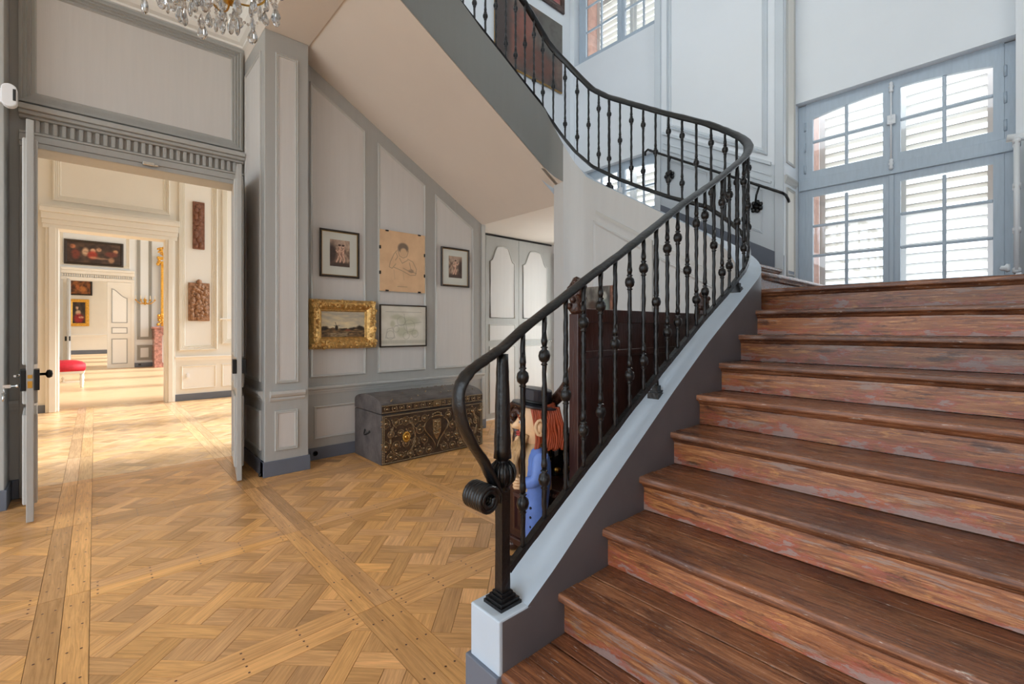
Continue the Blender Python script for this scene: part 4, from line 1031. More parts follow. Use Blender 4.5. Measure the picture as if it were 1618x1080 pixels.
def p_draw(x, y, a):
    yy = y*a; c = mixc((214, 176, 138), (230, 194, 154), 0.5+0.8*nz(x, y, 3, 8)); ink = (96, 84, 76)
    c = mixc(c, ink, 0.75*blob(x, y, 0.50, 0.735, 0.115, 0.085, 0.15)); c = mixc(c, (214, 178, 140), blob(x, y, 0.51, 0.665, 0.075, 0.07, 0.2))
    L = [[(0.38, 0.7*a), (0.42, 0.6*a), (0.5, 0.57*a), (0.58, 0.6*a), (0.62, 0.7*a)], [(0.36, 0.68*a), (0.3, 0.62*a), (0.22, 0.48*a), (0.2, 0.4*a), (0.26, 0.38*a), (0.34, 0.46*a)], [(0.35, 0.64*a), (0.38, 0.58*a), (0.33, 0.52*a)],
         [(0.6, 0.56*a), (0.72, 0.52*a), (0.8, 0.4*a), (0.78, 0.3*a), (0.66, 0.29*a), (0.46, 0.36*a), (0.3, 0.40*a)], [(0.5, 0.4*a), (0.62, 0.36*a), (0.8, 0.33*a)], [(0.42, 0.56*a), (0.48, 0.48*a), (0.6, 0.54*a)], [(0.64, 0.5*a), (0.67, 0.4*a), (0.72, 0.36*a)], [(0.3, 0.35*a), (0.32, 0.2*a)], [(0.5, 0.32*a), (0.52, 0.2*a)]]
    for k, P in enumerate(L):
        d = pline(x, yy, P); c = mixc(c, ink, (0.55 if k < 7 else 0.2)*max(0, 1-d/0.010))
    if 0.37 < x < 0.6 and abs(y-0.085) < 0.006: c = mixc(c, ink, 0.5*abs(math.sin(x*140)))
    c = mixc(c, ink, 0.35*blob(x, y, 0.68, 0.36, 0.06, 0.03))
    return c
def p_map(x, y, a):
    yy = y*a; c = mixc((210, 206, 192), (224, 220, 208), 0.5+0.8*nz(x, y, 4, 2)); ink = (130, 130, 112)
    for cx, cy, rx, ry in ((0.35, 0.72, 0.13, 0.06), (0.62, 0.62, 0.2, 0.12), (0.45, 0.35, 0.12, 0.12), (0.7, 0.35, 0.1, 0.08), (0.25, 0.55, 0.05, 0.08)):
        c = mixc(c, (178, 180, 150), 0.6*blob(x, y, cx, cy, rx, ry))
    for cx, cy, r in ((0.2, 0.27, 0.085), (0.62, 0.5, 0.12), (0.44, 0.62, 0.09), (0.75, 0.3, 0.07), (0.33, 0.42, 0.06), (0.55, 0.25, 0.07)):
        d = abs(math.hypot(x-cx, yy-cy*a)-r); c = mixc(c, ink, 0.5*max(0, 1-d/0.008))
    for P in ([(0.1, 0.2*a), (0.14, 0.42*a), (0.25, 0.45*a), (0.3, 0.2*a), (0.1, 0.2*a)], [(0.1, 0.85*a), (0.9, 0.85*a)], [(0.5, 0.8*a), (0.58, 0.3*a)], [(0.3, 0.5*a), (0.9, 0.6*a)]):
        c = mixc(c, (110, 108, 96), 0.5*max(0, 1-pline(x, yy, P)/0.008))
    if y < 0.14 and y > 0.06: c = mixc(c, ink, 0.35*abs(math.sin(x*90)))
    return c
def p_scene(cols, figs, seed):
    def f(x, y, a):
        c = mixc(cols[0], cols[1], 0.5+1.1*nz(x*1.6, y, 3, seed))
        for cx, cy, rx, ry, col in figs: c = mixc(c, col, 0.9*blob(x, y, cx, cy, rx, ry, 0.3))
        return mixc(c, cols[0], 0.5*max(0, nz(x, y, 9, seed+4)))
    return f
def framed(label, T, u0, u1, v0, v1, prof, fmat, inner, cat='picture', name='framed_picture', w0=0.0):
    r = thing(name, label, cat, T((u0+u1)/2, v0, w0))
    mb = MB(); mb.loops(rect(u0, u1, v0, v1), prof, lambda u, v, w: T(u, v, w+w0), fill=False, smooth=False); f = mb.build('frame', fmat, r)
    bk = MB(); bk.box((u0+0.004, v0+0.004, 0.0), (u1-0.004, v1-0.004, 0.006), lambda u, v, w: T(u, v, w+w0)); bk.build('backing', 'black_frame', r)
    inner(r, inset(rect(u0, u1, v0, v1), prof[-1][0]-0.002))
    return r
TP = TY(YPIC - 0.020)
SLIM = [(0, 0), (0, 0.022), (0.004, 0.026), (0.016, 0.024), (0.022, 0.014)]
def print_in(seed, mw):
    def f(r, q):
        (a, c), (b_, _), (_, d) = q[0], q[1], q[2]
        mb = MB(); mb.box((a, c, 0.006), (b_, d, 0.010), TP); mb.build('mat_board', 'mat_board', r)
        mb = MB(); mb.loops(rect(a, b_, c, d), [(0, 0.010), (0, 0.016), (0.006, 0.016), (0.007, 0.010)], TP, False); mb.build('slip', 'gold_line', r)
        canvas('print', r, TP, a+mw[0], b_-mw[0], c+mw[1], d-mw[2], 0.0115, 60, p_print(seed))
    return f
framed('small print of two figures in a worn black frame, over the gilt painting', TP, 1.793, 2.235, 1.983, 2.503, SLIM, 'black_frame', print_in(11, (0.09, 0.10, 0.085)))
framed('small print in a black and gilt frame, nearest the closet doors', TP, 3.348, 3.802, 1.972, 2.490, SLIM, 'black_frame', print_in(23, (0.10, 0.10, 0.09)))
GILT = [(0, 0), (0, 0.035), (0.012, 0.05), (0.03, 0.075), (0.05, 0.08), (0.075, 0.065), (0.095, 0.045), (0.11, 0.034), (0.118, 0.036), (0.13, 0.02)]
gp = framed('landscape painting with a windmill in a heavy carved gilt frame', TP, 1.68, 2.425, 1.193, 1.732, GILT, 'gilt', lambda r, q: canvas('painting', r, TP, q[0][0], q[1][0], q[0][1], q[2][1], 0.016, 110, p_mill), name='gilt_framed_painting')
orn = MB(); rg = random.Random(4)
for k in range(230):
    t = rg.random()*2.57; u0, u1, v0, v1 = 1.68, 2.425, 1.193, 1.732; d = rg.uniform(0.012, 0.085)
    if t < 0.745: p = (u0+t, v0+d)
    elif t < 1.49: p = (u0+t-0.745, v1-d)
    elif t < 2.03: p = (u0+d, v0+t-1.49)
    else: p = (u1-d, v0+t-2.03)
    p = (min(max(p[0], u0+0.015), u1-0.015), min(max(p[1], v0+0.015), v1-0.015))
    c = TP(p[0], p[1], 0.05+0.028*math.sin(min(1, d/0.06)*PI*0.6)); r = rg.uniform(0.008, 0.018); orn.sphere(c, r, 6, 4, (rg.uniform(0.7, 1.5), 0.7, rg.uniform(0.7, 1.5)))
orn.build('carved_ornament', 'gilt', gp, kind='stuff')
dr_ = thing('pencil_drawing', 'unframed pencil drawing of a writing figure on tan paper, held by clips', 'drawing', TP(2.79, 1.862, 0))
mb = MB(); mb.box((2.486, 1.862, 0), (3.102, 2.592, 0.012), TP); mb.build('board', 'mat_board', dr_)
canvas('sheet', dr_, TP, 2.486, 3.102, 1.862, 2.592, 0.0135, 130, p_draw)
for u, v in ((2.58, 2.585), (3.02, 2.585), (2.58, 1.869), (3.02, 1.869), (2.493, 2.08), (2.493, 2.38), (3.095, 2.08), (3.095, 2.34)):
    mb = MB(); h = (0.02, 0.009) if abs(v-2.227) > 0.3 else (0.009, 0.02); mb.box((u-h[0], v-h[1], 0.0), (u+h[0], v+h[1], 0.019), TP); mb.build('clip', 'black_frame', dr_, 0.002)
framed('pale map-like drawing in a thin dark frame under the pencil drawing', TP, 2.488, 3.128, 1.19, 1.703, [(0, 0), (0, 0.018), (0.014, 0.02), (0.016, 0.012)], 'black_frame', lambda r, q: canvas('sheet', r, TP, q[0][0], q[1][0], q[0][1], q[2][1], 0.010, 120, p_map))
# paintings on the upper stairwell wall
TU = TY(YPIC - 0.01)
big = thing('large_painting', 'large dark unframed landscape painting on the upper stair wall', 'painting', TU(5.0, 5.3, 0))
mb = MB(); mb.box((4.27, 5.3, 0), (5.72, 6.42, 0.03), TU); mb.build('stretcher', 'gold_line', big)
canvas('canvas', big, TU, 4.275, 5.715, 5.31, 6.415, 0.034, 90, p_scene([(70, 62, 56), (118, 96, 84)], [(0.3, 0.45, 0.22, 0.35, (128, 76, 62)), (0.42, 0.7, 0.12, 0.16, (140, 84, 70)), (0.62, 0.25, 0.25, 0.2, (110, 66, 52)), (0.85, 0.75, 0.25, 0.3, (96, 94, 88)), (0.1, 0.5, 0.1, 0.6, (62, 50, 46))], 3))
framed('small painting in a dark moulded frame high on the upper wall', TU, 4.85, 5.78, 6.64, 7.45, [(0, 0), (0, 0.03), (0.03, 0.05), (0.07, 0.04), (0.08, 0.045), (0.10, 0.02)], 'carved_oak', lambda r, q: canvas('painting', r, TU, q[0][0], q[1][0], q[0][1], q[2][1], 0.015, 40, p_scene([(150, 110, 96), (190, 150, 140)], [(0.7, 0.2, 0.3, 0.2, (170, 60, 70))], 6)), name='framed_painting')
# painting hung behind the settle
TB = TX(3.915)
sp = thing('small_painting', 'small unframed portrait painting hung behind the dark settle', 'painting', TB(-2.95, 1.36, 0))
mb = MB(); mb.box((-3.13, 1.36, 0), (-2.755, 1.855, 0.03), TB); mb.build('stretcher', 'terracotta', sp)
canvas('canvas', sp, TB, -3.128, -2.785, 1.362, 1.852, 0.033, 50, p_scene([(74, 70, 66), (128, 124, 116)], [(0.35, 0.45, 0.14, 0.2, (206, 150, 110)), (0.35, 0.6, 0.16, 0.1, (60, 44, 36)), (0.75, 0.55, 0.2, 0.25, (120, 136, 130)), (0.7, 0.2, 0.3, 0.2, (128, 150, 150)), (0.8, 0.8, 0.08, 0.08, (200, 200, 190))], 12))

# ================================================================ CHEST
CX0, CX1, CY0, CY1, CZ = 2.175, 3.505, 4.39, 5.045, 0.53
chest = thing('studded_chest', 'old domed leather travelling chest covered in brass studs and bosses', 'chest', ((CX0+CX1)/2, CY0, 0))
mb = MB(); mb.box((CX0, CY0, 0.0), (CX1, CY1, CZ-0.006)); mb.build('body', 'chest_side', chest, 0.012)
prof = [(CY0, CZ)] + [(CY0, CZ+0.09)] + [(CY0 + (CY1-CY0)*(0.5-0.5*math.cos(PI*i/12)), CZ+0.09+0.085*math.sin(PI*i/12)) for i in range(1, 12)] + [(CY1, CZ+0.09), (CY1, CZ)]
mb = MB(); mb.prism(prof, CX0, CX1, lambda u, v, w: (w, u, v)); lid = mb.build('lid', 'chest_side', chest, 0.006)
TC = TY(CY0)
mb = MB(); mb.box((CX0+0.004, 0.008, 0), (CX1-0.004, CZ-0.012, 0.006), TC); fr = mb.build('front', 'chest_leather', chest)
mb = MB(); mb.box((CX0+0.004, CZ+0.004, 0), (CX1-0.004, CZ+0.092, 0.006), TC); mb.build('lid_front', 'chest_leather', lid)
st = MB()
def stud(u, v, r=0.0052): st.lathe([(r, 0), (r*0.85, r*0.5), (r*0.5, r*0.85), (0, r)], TC(u, v, 0.006), 6, ax=(0, -1, 0))
k = 0
while CX0+0.012+k*0.0165 < CX1-0.01:
    u = CX0+0.012+k*0.0165; k += 1
    for v in (0.018, CZ-0.024, CZ+0.014, CZ+0.084): stud(u, v)
k = 0
while 0.03+k*0.0165 < CZ-0.03:
    for u in (CX0+0.012, CX0+0.03, CX1-0.012, CX1-0.03): stud(u, 0.03+k*0.0165)
    k += 1
for k in range(78):
    u = CX0+0.02+k*0.0166; y = CY0+0.022; st.lathe([(0.005, 0), (0.003, 0.004), (0, 0.005)], (u, CY0+0.02, CZ+0.099), 5)
st.build('border_studs', 'chest_stud', chest, kind='stuff')
rg = random.Random(21); bs = MB(); rings = MB(); placed = []
mid = (CX0+CX1)/2
def bossy(u, v, r): bs.lathe([(r, 0), (r*0.9, r*0.35), (r*0.6, r*0.7), (0, r*0.85)], TC(u, v, 0.006), 9, ax=(0, -1, 0))
def ringy(u, v, r, t=0.0035): rings.tube([TC(u+r*math.cos(a*PI/9), v+r*math.sin(a*PI/9), 0.007) for a in range(18)], t, 4, closed=True, up=(0, 1, 0))
for side_ in (-1, 1):
    for j in range(4):
        for i in range(5):
            u = mid + side_*(0.10+i*0.115 + (0.055 if j % 2 else 0)); v = 0.075+j*0.118
            if abs(u-mid) > 0.63: continue
            if abs(u-mid) < 0.15 and 0.14 < v < 0.5: continue
            rr = rg.uniform(0.034, 0.046); ringy(u, v, rr); ringy(u, v, rr*0.62, 0.0028); bossy(u, v, rg.uniform(0.012, 0.021))
            for a in range(0, 6): 
                if rg.random() < 0.55: bossy(u+0.058*math.cos(a*PI/3+0.5), max(0.03, min(CZ-0.04, v+0.055*math.sin(a*PI/3+0.5))), rg.uniform(0.006, 0.011))
for i in range(15):
    u = CX0+0.06+i*0.0865; ringy(u, CZ+0.048, 0.026); bossy(u, CZ+0.048, 0.012)
# big lyre-shaped strap lines
for side_ in (-1, 1):
    for off, sc_ in ((0.0, 1.0), (0.012, 1.08)):
        P = [(mid+side_*(0.115*sc_*math.sin(t*PI)+0.05*math.sin(2*t*PI)+0.01), 0.47-0.40*t) for t in [i/24 for i in range(25)]]
        rings.tube([TC(u, v, 0.007) for u, v in P], 0.0035, 4, up=(0, 1, 0))
        P = [(mid+side_*(0.42+0.14*sc_*math.cos(t*2*PI)), 0.26+0.19*sc_*math.sin(t*2*PI)) for t in [i/30 for i in range(31)]]
        rings.tube([TC(u, v, 0.007) for u, v in P], 0.0033, 4, up=(0, 1, 0))
bs.build('bosses', 'chest_boss', chest, kind='stuff'); rings.build('strapwork', 'chest_boss', chest, kind='stuff')
cr = MB(); cr.prism([(mid-0.055, 0.40), (mid-0.05, 0.25), (mid, 0.165), (mid+0.05, 0.25), (mid+0.055, 0.40)], 0.006, 0.016, TC)
for k in range(26): cr.sphere(TC(mid+rg.uniform(-0.045, 0.045), rg.uniform(0.24, 0.40), 0.018), rg.uniform(0.006, 0.014), 6, 4)
for k in range(5): cr.sphere(TC(mid-0.05+k*0.025, 0.475-0.004*(k-2)**2, 0.012), 0.012, 6, 4)
cr.tube([TC(mid-0.065+0.13*i/8, 0.43+0.012*math.sin(i/8*PI), 0.012) for i in range(9)], 0.011, 6, up=(0, 1, 0)); cr.build('coat_of_arms', 'chest_boss', chest)
for u in (mid-0.38, mid+0.42):
    pl = MB()
    for k in range(14): a = 2*PI*k/14; pl.sphere(TC(u+0.034*math.cos(a), 0.26+0.045*math.sin(a), 0.009), 0.014, 6, 4)
    pl.sphere(TC(u, 0.26, 0.008), 0.03, 8, 5); pl.build('plaque', 'brass', chest)
hs = MB(); hs.prism([(mid-0.05, CZ+0.01), (mid+0.05, CZ+0.01), (mid+0.055, CZ+0.07), (mid, CZ+0.088), (mid-0.055, CZ+0.07)], 0.006, 0.018, TC); hs.sphere(TC(mid, CZ+0.04, 0.02), 0.022, 8, 5); hs.build('hasp', 'chest_boss', chest)
hd = MB(); hd.tube([(CX0-0.004-0.03*math.sin(PI*i/8), CY0+0.27+0.11*i/8, 0.305-0.03*math.sin(PI*i/8)) for i in range(9)], 0.007, 6); hd.sphere((CX0, CY0+0.27, 0.31), 0.014); hd.sphere((CX0, CY0+0.38, 0.31), 0.014); hd.build('handle', 'iron_dark', chest)
tp = MB(); rg2 = random.Random(2)
for k in range(36):
    u = CX0+0.08+rg2.random()*1.2; t = rg2.uniform(0.1, 0.9); i = t*12; y = CY0+(CY1-CY0)*(0.5-0.5*math.cos(PI*t)); z = CZ+0.09+0.085*math.sin(PI*t); tp.sphere((u, y, z), 0.009, 6, 4)
tp.build('lid_studs', 'chest_boss', lid, kind='stuff')

# ================================================================ SETTLE
SX0, SX1, SYB, SYF = 1.97, 3.56, 1.64, 2.24
settle = thing('carved_settle', 'dark carved high-backed wooden settle standing against the stairs', 'bench', ((SX0+SX1)/2, 1.9, 0))
mb = MB(); mb.box((SX0+0.05, SYB, 0.42), (SX1-0.05, SYB+0.03, 1.53)); mb.build('back_panel', 'dark_oak', settle, 0.004)
for z0, z1 in ((1.45, 1.53), (1.25, 1.29), (0.44, 0.52)):
    mb = MB(); mb.box((SX0+0.04, SYB-0.012, z0), (SX1-0.04, SYB+0.045, z1)); mb.build('back_rail', 'dark_oak', settle, 0.005)
for x in (SX0, SX1-0.055):
    mb = MB(); mb.box((x, SYB-0.015, 0), (x+0.055, SYB+0.05, 1.5)); mb.build('post', 'dark_oak', settle, 0.005)
    c = (x+0.028, SYB+0.018); fn = MB()
    fn.lathe([(0.03, 1.5), (0.045, 1.52), (0.03, 1.545), (0.042, 1.58), (0.05, 1.62), (0.042, 1.66), (0.03, 1.68), (0.02, 1.70), (0, 1.71)], (c[0], c[1], 0), 10)
    for k in range(14):
        a = k*2.4; fn.sphere((c[0]+0.04*math.cos(a), c[1]+0.04*math.sin(a), 1.53+0.012*k), 0.02, 6, 5)
    fn.build('carved_finial', 'carved_oak', settle)
    # arm: swoops from the post down to a scroll at the front
    xa = x + 0.028; ap = cat([(xa, SYB+0.03, 1.20), (xa, SYB+0.09, 1.09), (xa, SYB+0.2, 0.985), (xa, SYB+0.34, 0.93), (xa, SYF-0.12, 0.94)], 6)
    mb = MB(); mb.tube(ap, 0.034, 8, sq=0.8, up=(1, 0, 0))
    mb.tube([(xa, SYF-0.08+(0.075-0.0022*i)*math.cos(2.0-i*0.32), 0.865+(0.075-0.0022*i)*math.sin(2.0-i*0.32)) for i in range(32)], 0.021, 7, up=(1, 0, 0)); mb.lathe([(0.02, -0.04), (0.02, 0.04)], (xa, SYF-0.08, 0.865), 8, ax=(1, 0, 0)); mb.build('arm', 'carved_oak', settle)
    mb = MB(); mb.lathe([(0.03, 0.48), (0.022, 0.53), (0.036, 0.58), (0.024, 0.66), (0.03, 0.72), (0.022, 0.76), (0.034, 0.80)], (xa, SYF-0.09, 0), 10); mb.build('arm_support', 'carved_oak', settle)
    mb = MB(); mb.box((x+0.004, SYB+0.03, 0.08), (x+0.05, SYF-0.02, 0.44)); sd = mb.build('side_panel', 'dark_oak', settle, 0.004)
    Te = (lambda x_: (lambda u, v, w: (x_ - w, -u, v)))(x+0.004); mo = MB(); mo.loops(rect(-SYF+0.09, -SYB-0.1, 0.14, 0.38), [(0, 0), (0, 0.012), (0.02, 0.016), (0.03, 0)], Te, False); mo.build('moulding', 'dark_oak', sd)
    for y in (SYB+0.02, SYF-0.06):
        mb = MB(); mb.sphere((xa-0.01, y, 0.042), 0.05, 10, 6, (1.15, 1.15, 0.84)); mb.build('foot', 'carved_oak', settle)
mb = MB(); mb.box((SX0-0.01, SYB+0.03, 0.44), (SX1+0.01, SYF+0.02, 0.485)); seat = mb.build('seat', 'dark_oak', settle, 0.008)
gd = MB()
for k in range(22): gd.sphere((SX0-0.012, SYB+0.06+k*0.0255, 0.452), 0.013, 6, 4)
for k in range(62): gd.sphere((SX0+0.01+k*0.0255, SYF+0.022, 0.452), 0.013, 6, 4)
gd.build('gadroon_edge', 'carved_oak', seat, kind='stuff')
mb = MB(); mb.box((SX0+0.03, SYF-0.03, 0.08), (SX1-0.03, SYF, 0.44)); mb.build('front_panel', 'dark_oak', settle)
mb = MB(); mb.box((SX0-0.015, SYB, 0.05), (SX1+0.015, SYF+0.01, 0.10)); mb.build('base_moulding', 'dark_oak', settle, 0.01)
# glossy black vessel on the seat
vs_ = thing('black_vessel', 'glossy black lidded vessel with brass handles on the settle seat', 'vessel', (2.22, 2.02, 0.485))
c = (2.22, 2.02, 0.485)
mb = MB(); mb.lathe([(0.09, 0), (0.10, 0.01), (0.085, 0.03), (0.13, 0.08), (0.155, 0.15), (0.15, 0.20), (0.125, 0.235)], c, 18); mb.build('bowl', 'black_gloss', vs_)
mb = MB(); mb.lathe([(0.13, 0.235), (0.135, 0.245), (0.12, 0.265), (0.08, 0.295), (0.03, 0.31), (0.018, 0.32), (0.03, 0.335), (0.03, 0.35), (0, 0.362)], c, 18); mb.build('lid', 'black_gloss', vs_)
for a in (0.5, 0.5+PI, 2.2):
    mb = MB(); P = [(c[0]+r*math.cos(a), c[1]+r*math.sin(a), c[2]+z) for r, z in ((0.14, 0.21), (0.19, 0.22), (0.21, 0.17), (0.19, 0.12), (0.15, 0.11))]; mb.tube(cat(P, 4), 0.011, 6); mb.build('handle', 'black_gloss' if a < 1 else 'brass', vs_)
for a in (3.4, 4.0, 4.6):
    mb = MB(); mb.sphere((c[0]+0.105*math.cos(a), c[1]+0.105*math.sin(a), c[2]+0.045), 0.022, 8, 6); mb.build('knob', 'brass', vs_)

# ================================================================ CARVED FIGURE
FX, FY = 1.885, 1.865
fig = thing('carved_figure', 'painted wooden figure with black top hat, red hair and blue trousers', 'statue', (FX, FY, 0))
fd = Vector((-0.78, 0.626, 0)); sd_ = Vector((0.626, 0.78, 0))        # facing, and its right-hand side axis
def F(f, s_, z): v = Vector((FX, FY, 0)) + fd*f + sd_*s_; return (v.x, v.y, z)
def ring(f, s_, z, fr, bk, hw, n=18, tilt=0.0):
    out = []
    for k in range(n):
        a = 2*PI*k/n; ca, sa = math.cos(a), math.sin(a); e = (fr if ca > 0 else bk)*ca
        out.append(F(f+e, s_+hw*sa, z + tilt*e))
    return out
mb = MB(); mb.box((-0.09, -0.10, 0), (0.15, 0.10, 0.045), lambda a, b_, c: F(a, b_, c)); mb.build('plinth', 'carved_oak', fig, 0.01)
for a, b_ in ((0.15, 0.10), (0.15, -0.10), (-0.08, 0.10), (-0.08, -0.10)):
    pc = MB(); pc.sphere(F(a, b_, 0.03), 0.036, 8, 6, (1, 1, 0.8)); pc.build('plinth_carving', 'carved_oak', fig)
# body: trousers and torso as one continuous skinned surface
me = bpy.data.meshes.new('body')
J = [(0, 0, 0.47), (0, 0, 0.58), (-0.005, 0, 0.70), (0, 0, 0.765), (0, 0.052, 0.44), (0.012, 0.058, 0.27), (0.0, 0.055, 0.075), (0, -0.052, 0.44), (0.012, -0.058, 0.27), (0.0, -0.055, 0.075),
     (-0.005, 0.10, 0.70), (0.01, 0.135, 0.58), (0.08, 0.085, 0.555), (-0.005, -0.10, 0.70), (0.01, -0.135, 0.58), (0.08, -0.085, 0.555)]
E_ = [(0,1),(1,2),(2,3),(0,4),(4,5),(5,6),(0,7),(7,8),(8,9),(2,10),(10,11),(11,12),(2,13),(13,14),(14,15)]
Rr = [0.085, 0.085, 0.082, 0.05, 0.07, 0.062, 0.05, 0.07, 0.062, 0.05, 0.045, 0.042, 0.034, 0.045, 0.042, 0.034]
me.from_pydata([F(*j) for j in J], E_, []); me.materials.append(M['figure_blue'])
bo = bpy.data.objects.new('body', me); COL.objects.link(bo); setpar(bo, fig)
md = bo.modifiers.new('skin', 'SKIN'); md.use_smooth_shade = True
for v, r in zip(me.skin_vertices[0].data, Rr): v.radius = (r, r)
me.skin_vertices[0].data[0].use_root = True
bo.modifiers.new('sub', 'SUBSURF').levels = 2; bo.modifiers['sub'].render_levels = 2
jk = MB(); jk.loft([ring(0.0, 0, z, a, b_, c) for z, a, b_, c in ((0.50, 0.105, 0.09, 0.095), (0.56, 0.11, 0.088, 0.095), (0.66, 0.108, 0.075, 0.095), (0.72, 0.09, 0.07, 0.085), (0.765, 0.06, 0.055, 0.06))], cap=False); jk.build('waistcoat', 'figure_jacket', fig)
# head with its long profile
hr = [(0.735, 0.045, 0.05, 0.045), (0.765, 0.065, 0.06, 0.06), (0.785, 0.092, 0.072, 0.072), (0.81, 0.10, 0.082, 0.080), (0.835, 0.098, 0.09, 0.085), (0.86, 0.10, 0.094, 0.088), (0.89, 0.098, 0.096, 0.088), (0.93, 0.094, 0.096, 0.086), (0.97, 0.086, 0.09, 0.08), (1.0, 0.06, 0.07, 0.06)]
hm = MB(); hm.loft([ring(0, 0, *q) for q in hr])
hm.loft([[F(f, s_, z) for f, s_ in ((0.08, 0.024), (fo, 0.014), (fo, -0.014), (0.08, -0.024))] for z, fo in ((0.838, 0.10), (0.848, 0.14), (0.862, 0.142), (0.885, 0.118), (0.915, 0.096))])
hm.sphere(F(0.095, 0, 0.775), 0.03, 8, 6); hd_ = hm.build('head', 'flesh', fig)
for z, h in ((0.822, 0.006), (0.808, 0.008)):
    mb = MB(); mb.sphere(F(0.098, 0, z), 0.024, 10, 6, (0.8, 0.9, 0.34)); mb.build('lip', 'lips', hd_)
for s_ in (0.034, -0.034):
    mb = MB(); mb.sphere(F(0.087, s_, 0.885), 0.014, 8, 6); ey = mb.build('eye', 'plastic', hd_)
    mb = MB(); mb.sphere(F(0.098, s_, 0.885), 0.006, 6, 4); mb.build('pupil', 'iron_dark', ey)
    mb = MB(); mb.tube([F(0.098, s_-0.02, 0.905), F(0.102, s_, 0.913), F(0.092, s_+0.02, 0.906)], 0.005, 5); mb.build('eyebrow', 'figure_hair', hd_)
for s_ in (1, -1):
    mb = MB(); mb.tube([F(-0.012+0.026*math.cos(a), s_*0.096, 0.865+0.042*math.sin(a)) for a in [k*PI/6 for k in range(12)]], 0.011, 6, closed=True, up=(0.5, 0.8, 0)); mb.sphere(F(-0.012, s_*0.088, 0.862), 0.026, 8, 6, (0.8, 0.8, 1.3)); mb.build('ear', 'flesh', hd_)
ha = MB(); rh = random.Random(6)
ha.loft([ring(-0.03, 0, z, a, b_, c) for z, a, b_, c in ((0.775, 0.028, 0.075, 0.082), (0.84, 0.03, 0.085, 0.092), (0.90, 0.045, 0.09, 0.094), (0.95, 0.07, 0.088, 0.092), (0.985, 0.085, 0.08, 0.085), (1.0, 0.05, 0.05, 0.05))])
for s_ in (1, -1):
    for k in range(13):
        f0 = 0.035 - k*0.0125; hh = 0.096 - 0.004*abs(k-5)*0.6
        P = [F(f0, s_*hh*0.94, 0.975), F(f0-0.012, s_*(hh+0.004), 0.92), F(f0-0.022 + 0.012*math.sin(k), s_*(hh+0.002), 0.86), F(f0-0.03, s_*hh*0.95, 0.80), F(f0-0.022, s_*hh*0.9, 0.735+0.006*(k % 3))]
        if 2 <= k <= 3: P = P[:2] + [F(f0-0.01, s_*hh*0.9, 0.905)]
        ha.tube(cat(P, 4), 0.0095, 5)
for k in range(9):
    s_ = -0.07+0.0175*k; f0 = -0.112 + 0.5*abs(s_)*0.6; ha.tube(cat([F(f0+0.01, s_, 0.97), F(f0-0.012, s_, 0.88), F(f0-0.008, s_, 0.80), F(f0, s_, 0.73)], 4), 0.011, 5)
ha.build('hair', 'figure_hair', fig)
bd = MB()
for k in range(19):
    t = (k-9)/9; s_ = 0.07*t; f0 = 0.098 - 0.03*t*t
    P = [F(f0-0.012, s_*0.9, 0.79+0.03*abs(t)), F(f0+0.028, s_, 0.745), F(f0+0.052+0.01*math.sin(k*2), s_*1.05, 0.69), F(f0+0.05+0.012*math.cos(k*1.7), s_*1.1, 0.62), F(f0+0.032, s_*0.9, 0.555+0.02*math.sin(k))]
    bd.tube(cat(P, 4), [0.012]*3+[0.016]*10+[0.011]*4 if False else 0.015, 6)
bd.build('beard', 'figure_beard', fig)
hat = MB()
HT = lambda x, y, z: tuple(Vector(F(0, 0, 0.972)) + fd*(x + 0.0) + sd_*y + Vector((0, 0, z + 0.14*x)))
hat.lathe([(0.0, 0.0), (0.125, -0.004), (0.138, 0.004), (0.138, 0.012), (0.122, 0.014), (0.09, 0.016), (0.088, 0.03), (0.093, 0.095), (0.088, 0.102), (0.0, 0.104)], n=24, T=HT, smooth=False)
hat.build('top_hat', 'figure_hat', fig)
mb = MB(); mb.lathe([(0.091, 0.017), (0.0925, 0.036), (0.089, 0.037)], n=24, T=HT); mb.build('hat_band', 'iron_dark', fig)
for s_ in (1, -1):
    mb = MB(); mb.loft([ring(f, s_*0.055, z, a, b_, 0.042) for f, z, a, b_ in ((0.02, 0.045, 0.11, 0.06), (0.02, 0.07, 0.10, 0.06), (0.0, 0.10, 0.06, 0.055), (0.0, 0.125, 0.052, 0.05))]); mb.build('shoe', 'figure_shoe', fig)
    for k in range(6):
        mb = MB(); mb.sphere(F(0.012+0.045*0.7, s_*(0.058+0.042), 0.16+0.052*k), 0.008, 6, 4); mb.build('button', 'iron_dark', fig)
    # hands closed on the beard
    hn = MB(); c = (0.105, s_*0.075, 0.552)
    hn.loft([ring(c[0]-0.02, c[1], c[2]-0.022+0.011*k, 0.032, 0.03, 0.02) for k in range(5)])
    for k in range(4): z = c[2]-0.024+0.0165*k; hn.tube([F(c[0]-0.005, c[1]+s_*0.014, z), F(c[0]+0.024, c[1]+s_*0.006, z), F(c[0]+0.028, c[1]-s_*0.02, z), F(c[0]+0.01, c[1]-s_*0.03, z)], [0.009, 0.009, 0.008, 0.007], 6)
    hn.tube([F(c[0]-0.02, c[1], c[2]+0.025), F(c[0]+0.005, c[1]-s_*0.012, c[2]+0.045), F(c[0]+0.02, c[1]-s_*0.02, c[2]+0.047)], [0.01, 0.009, 0.007], 6); hn.build('hand', 'flesh', fig)

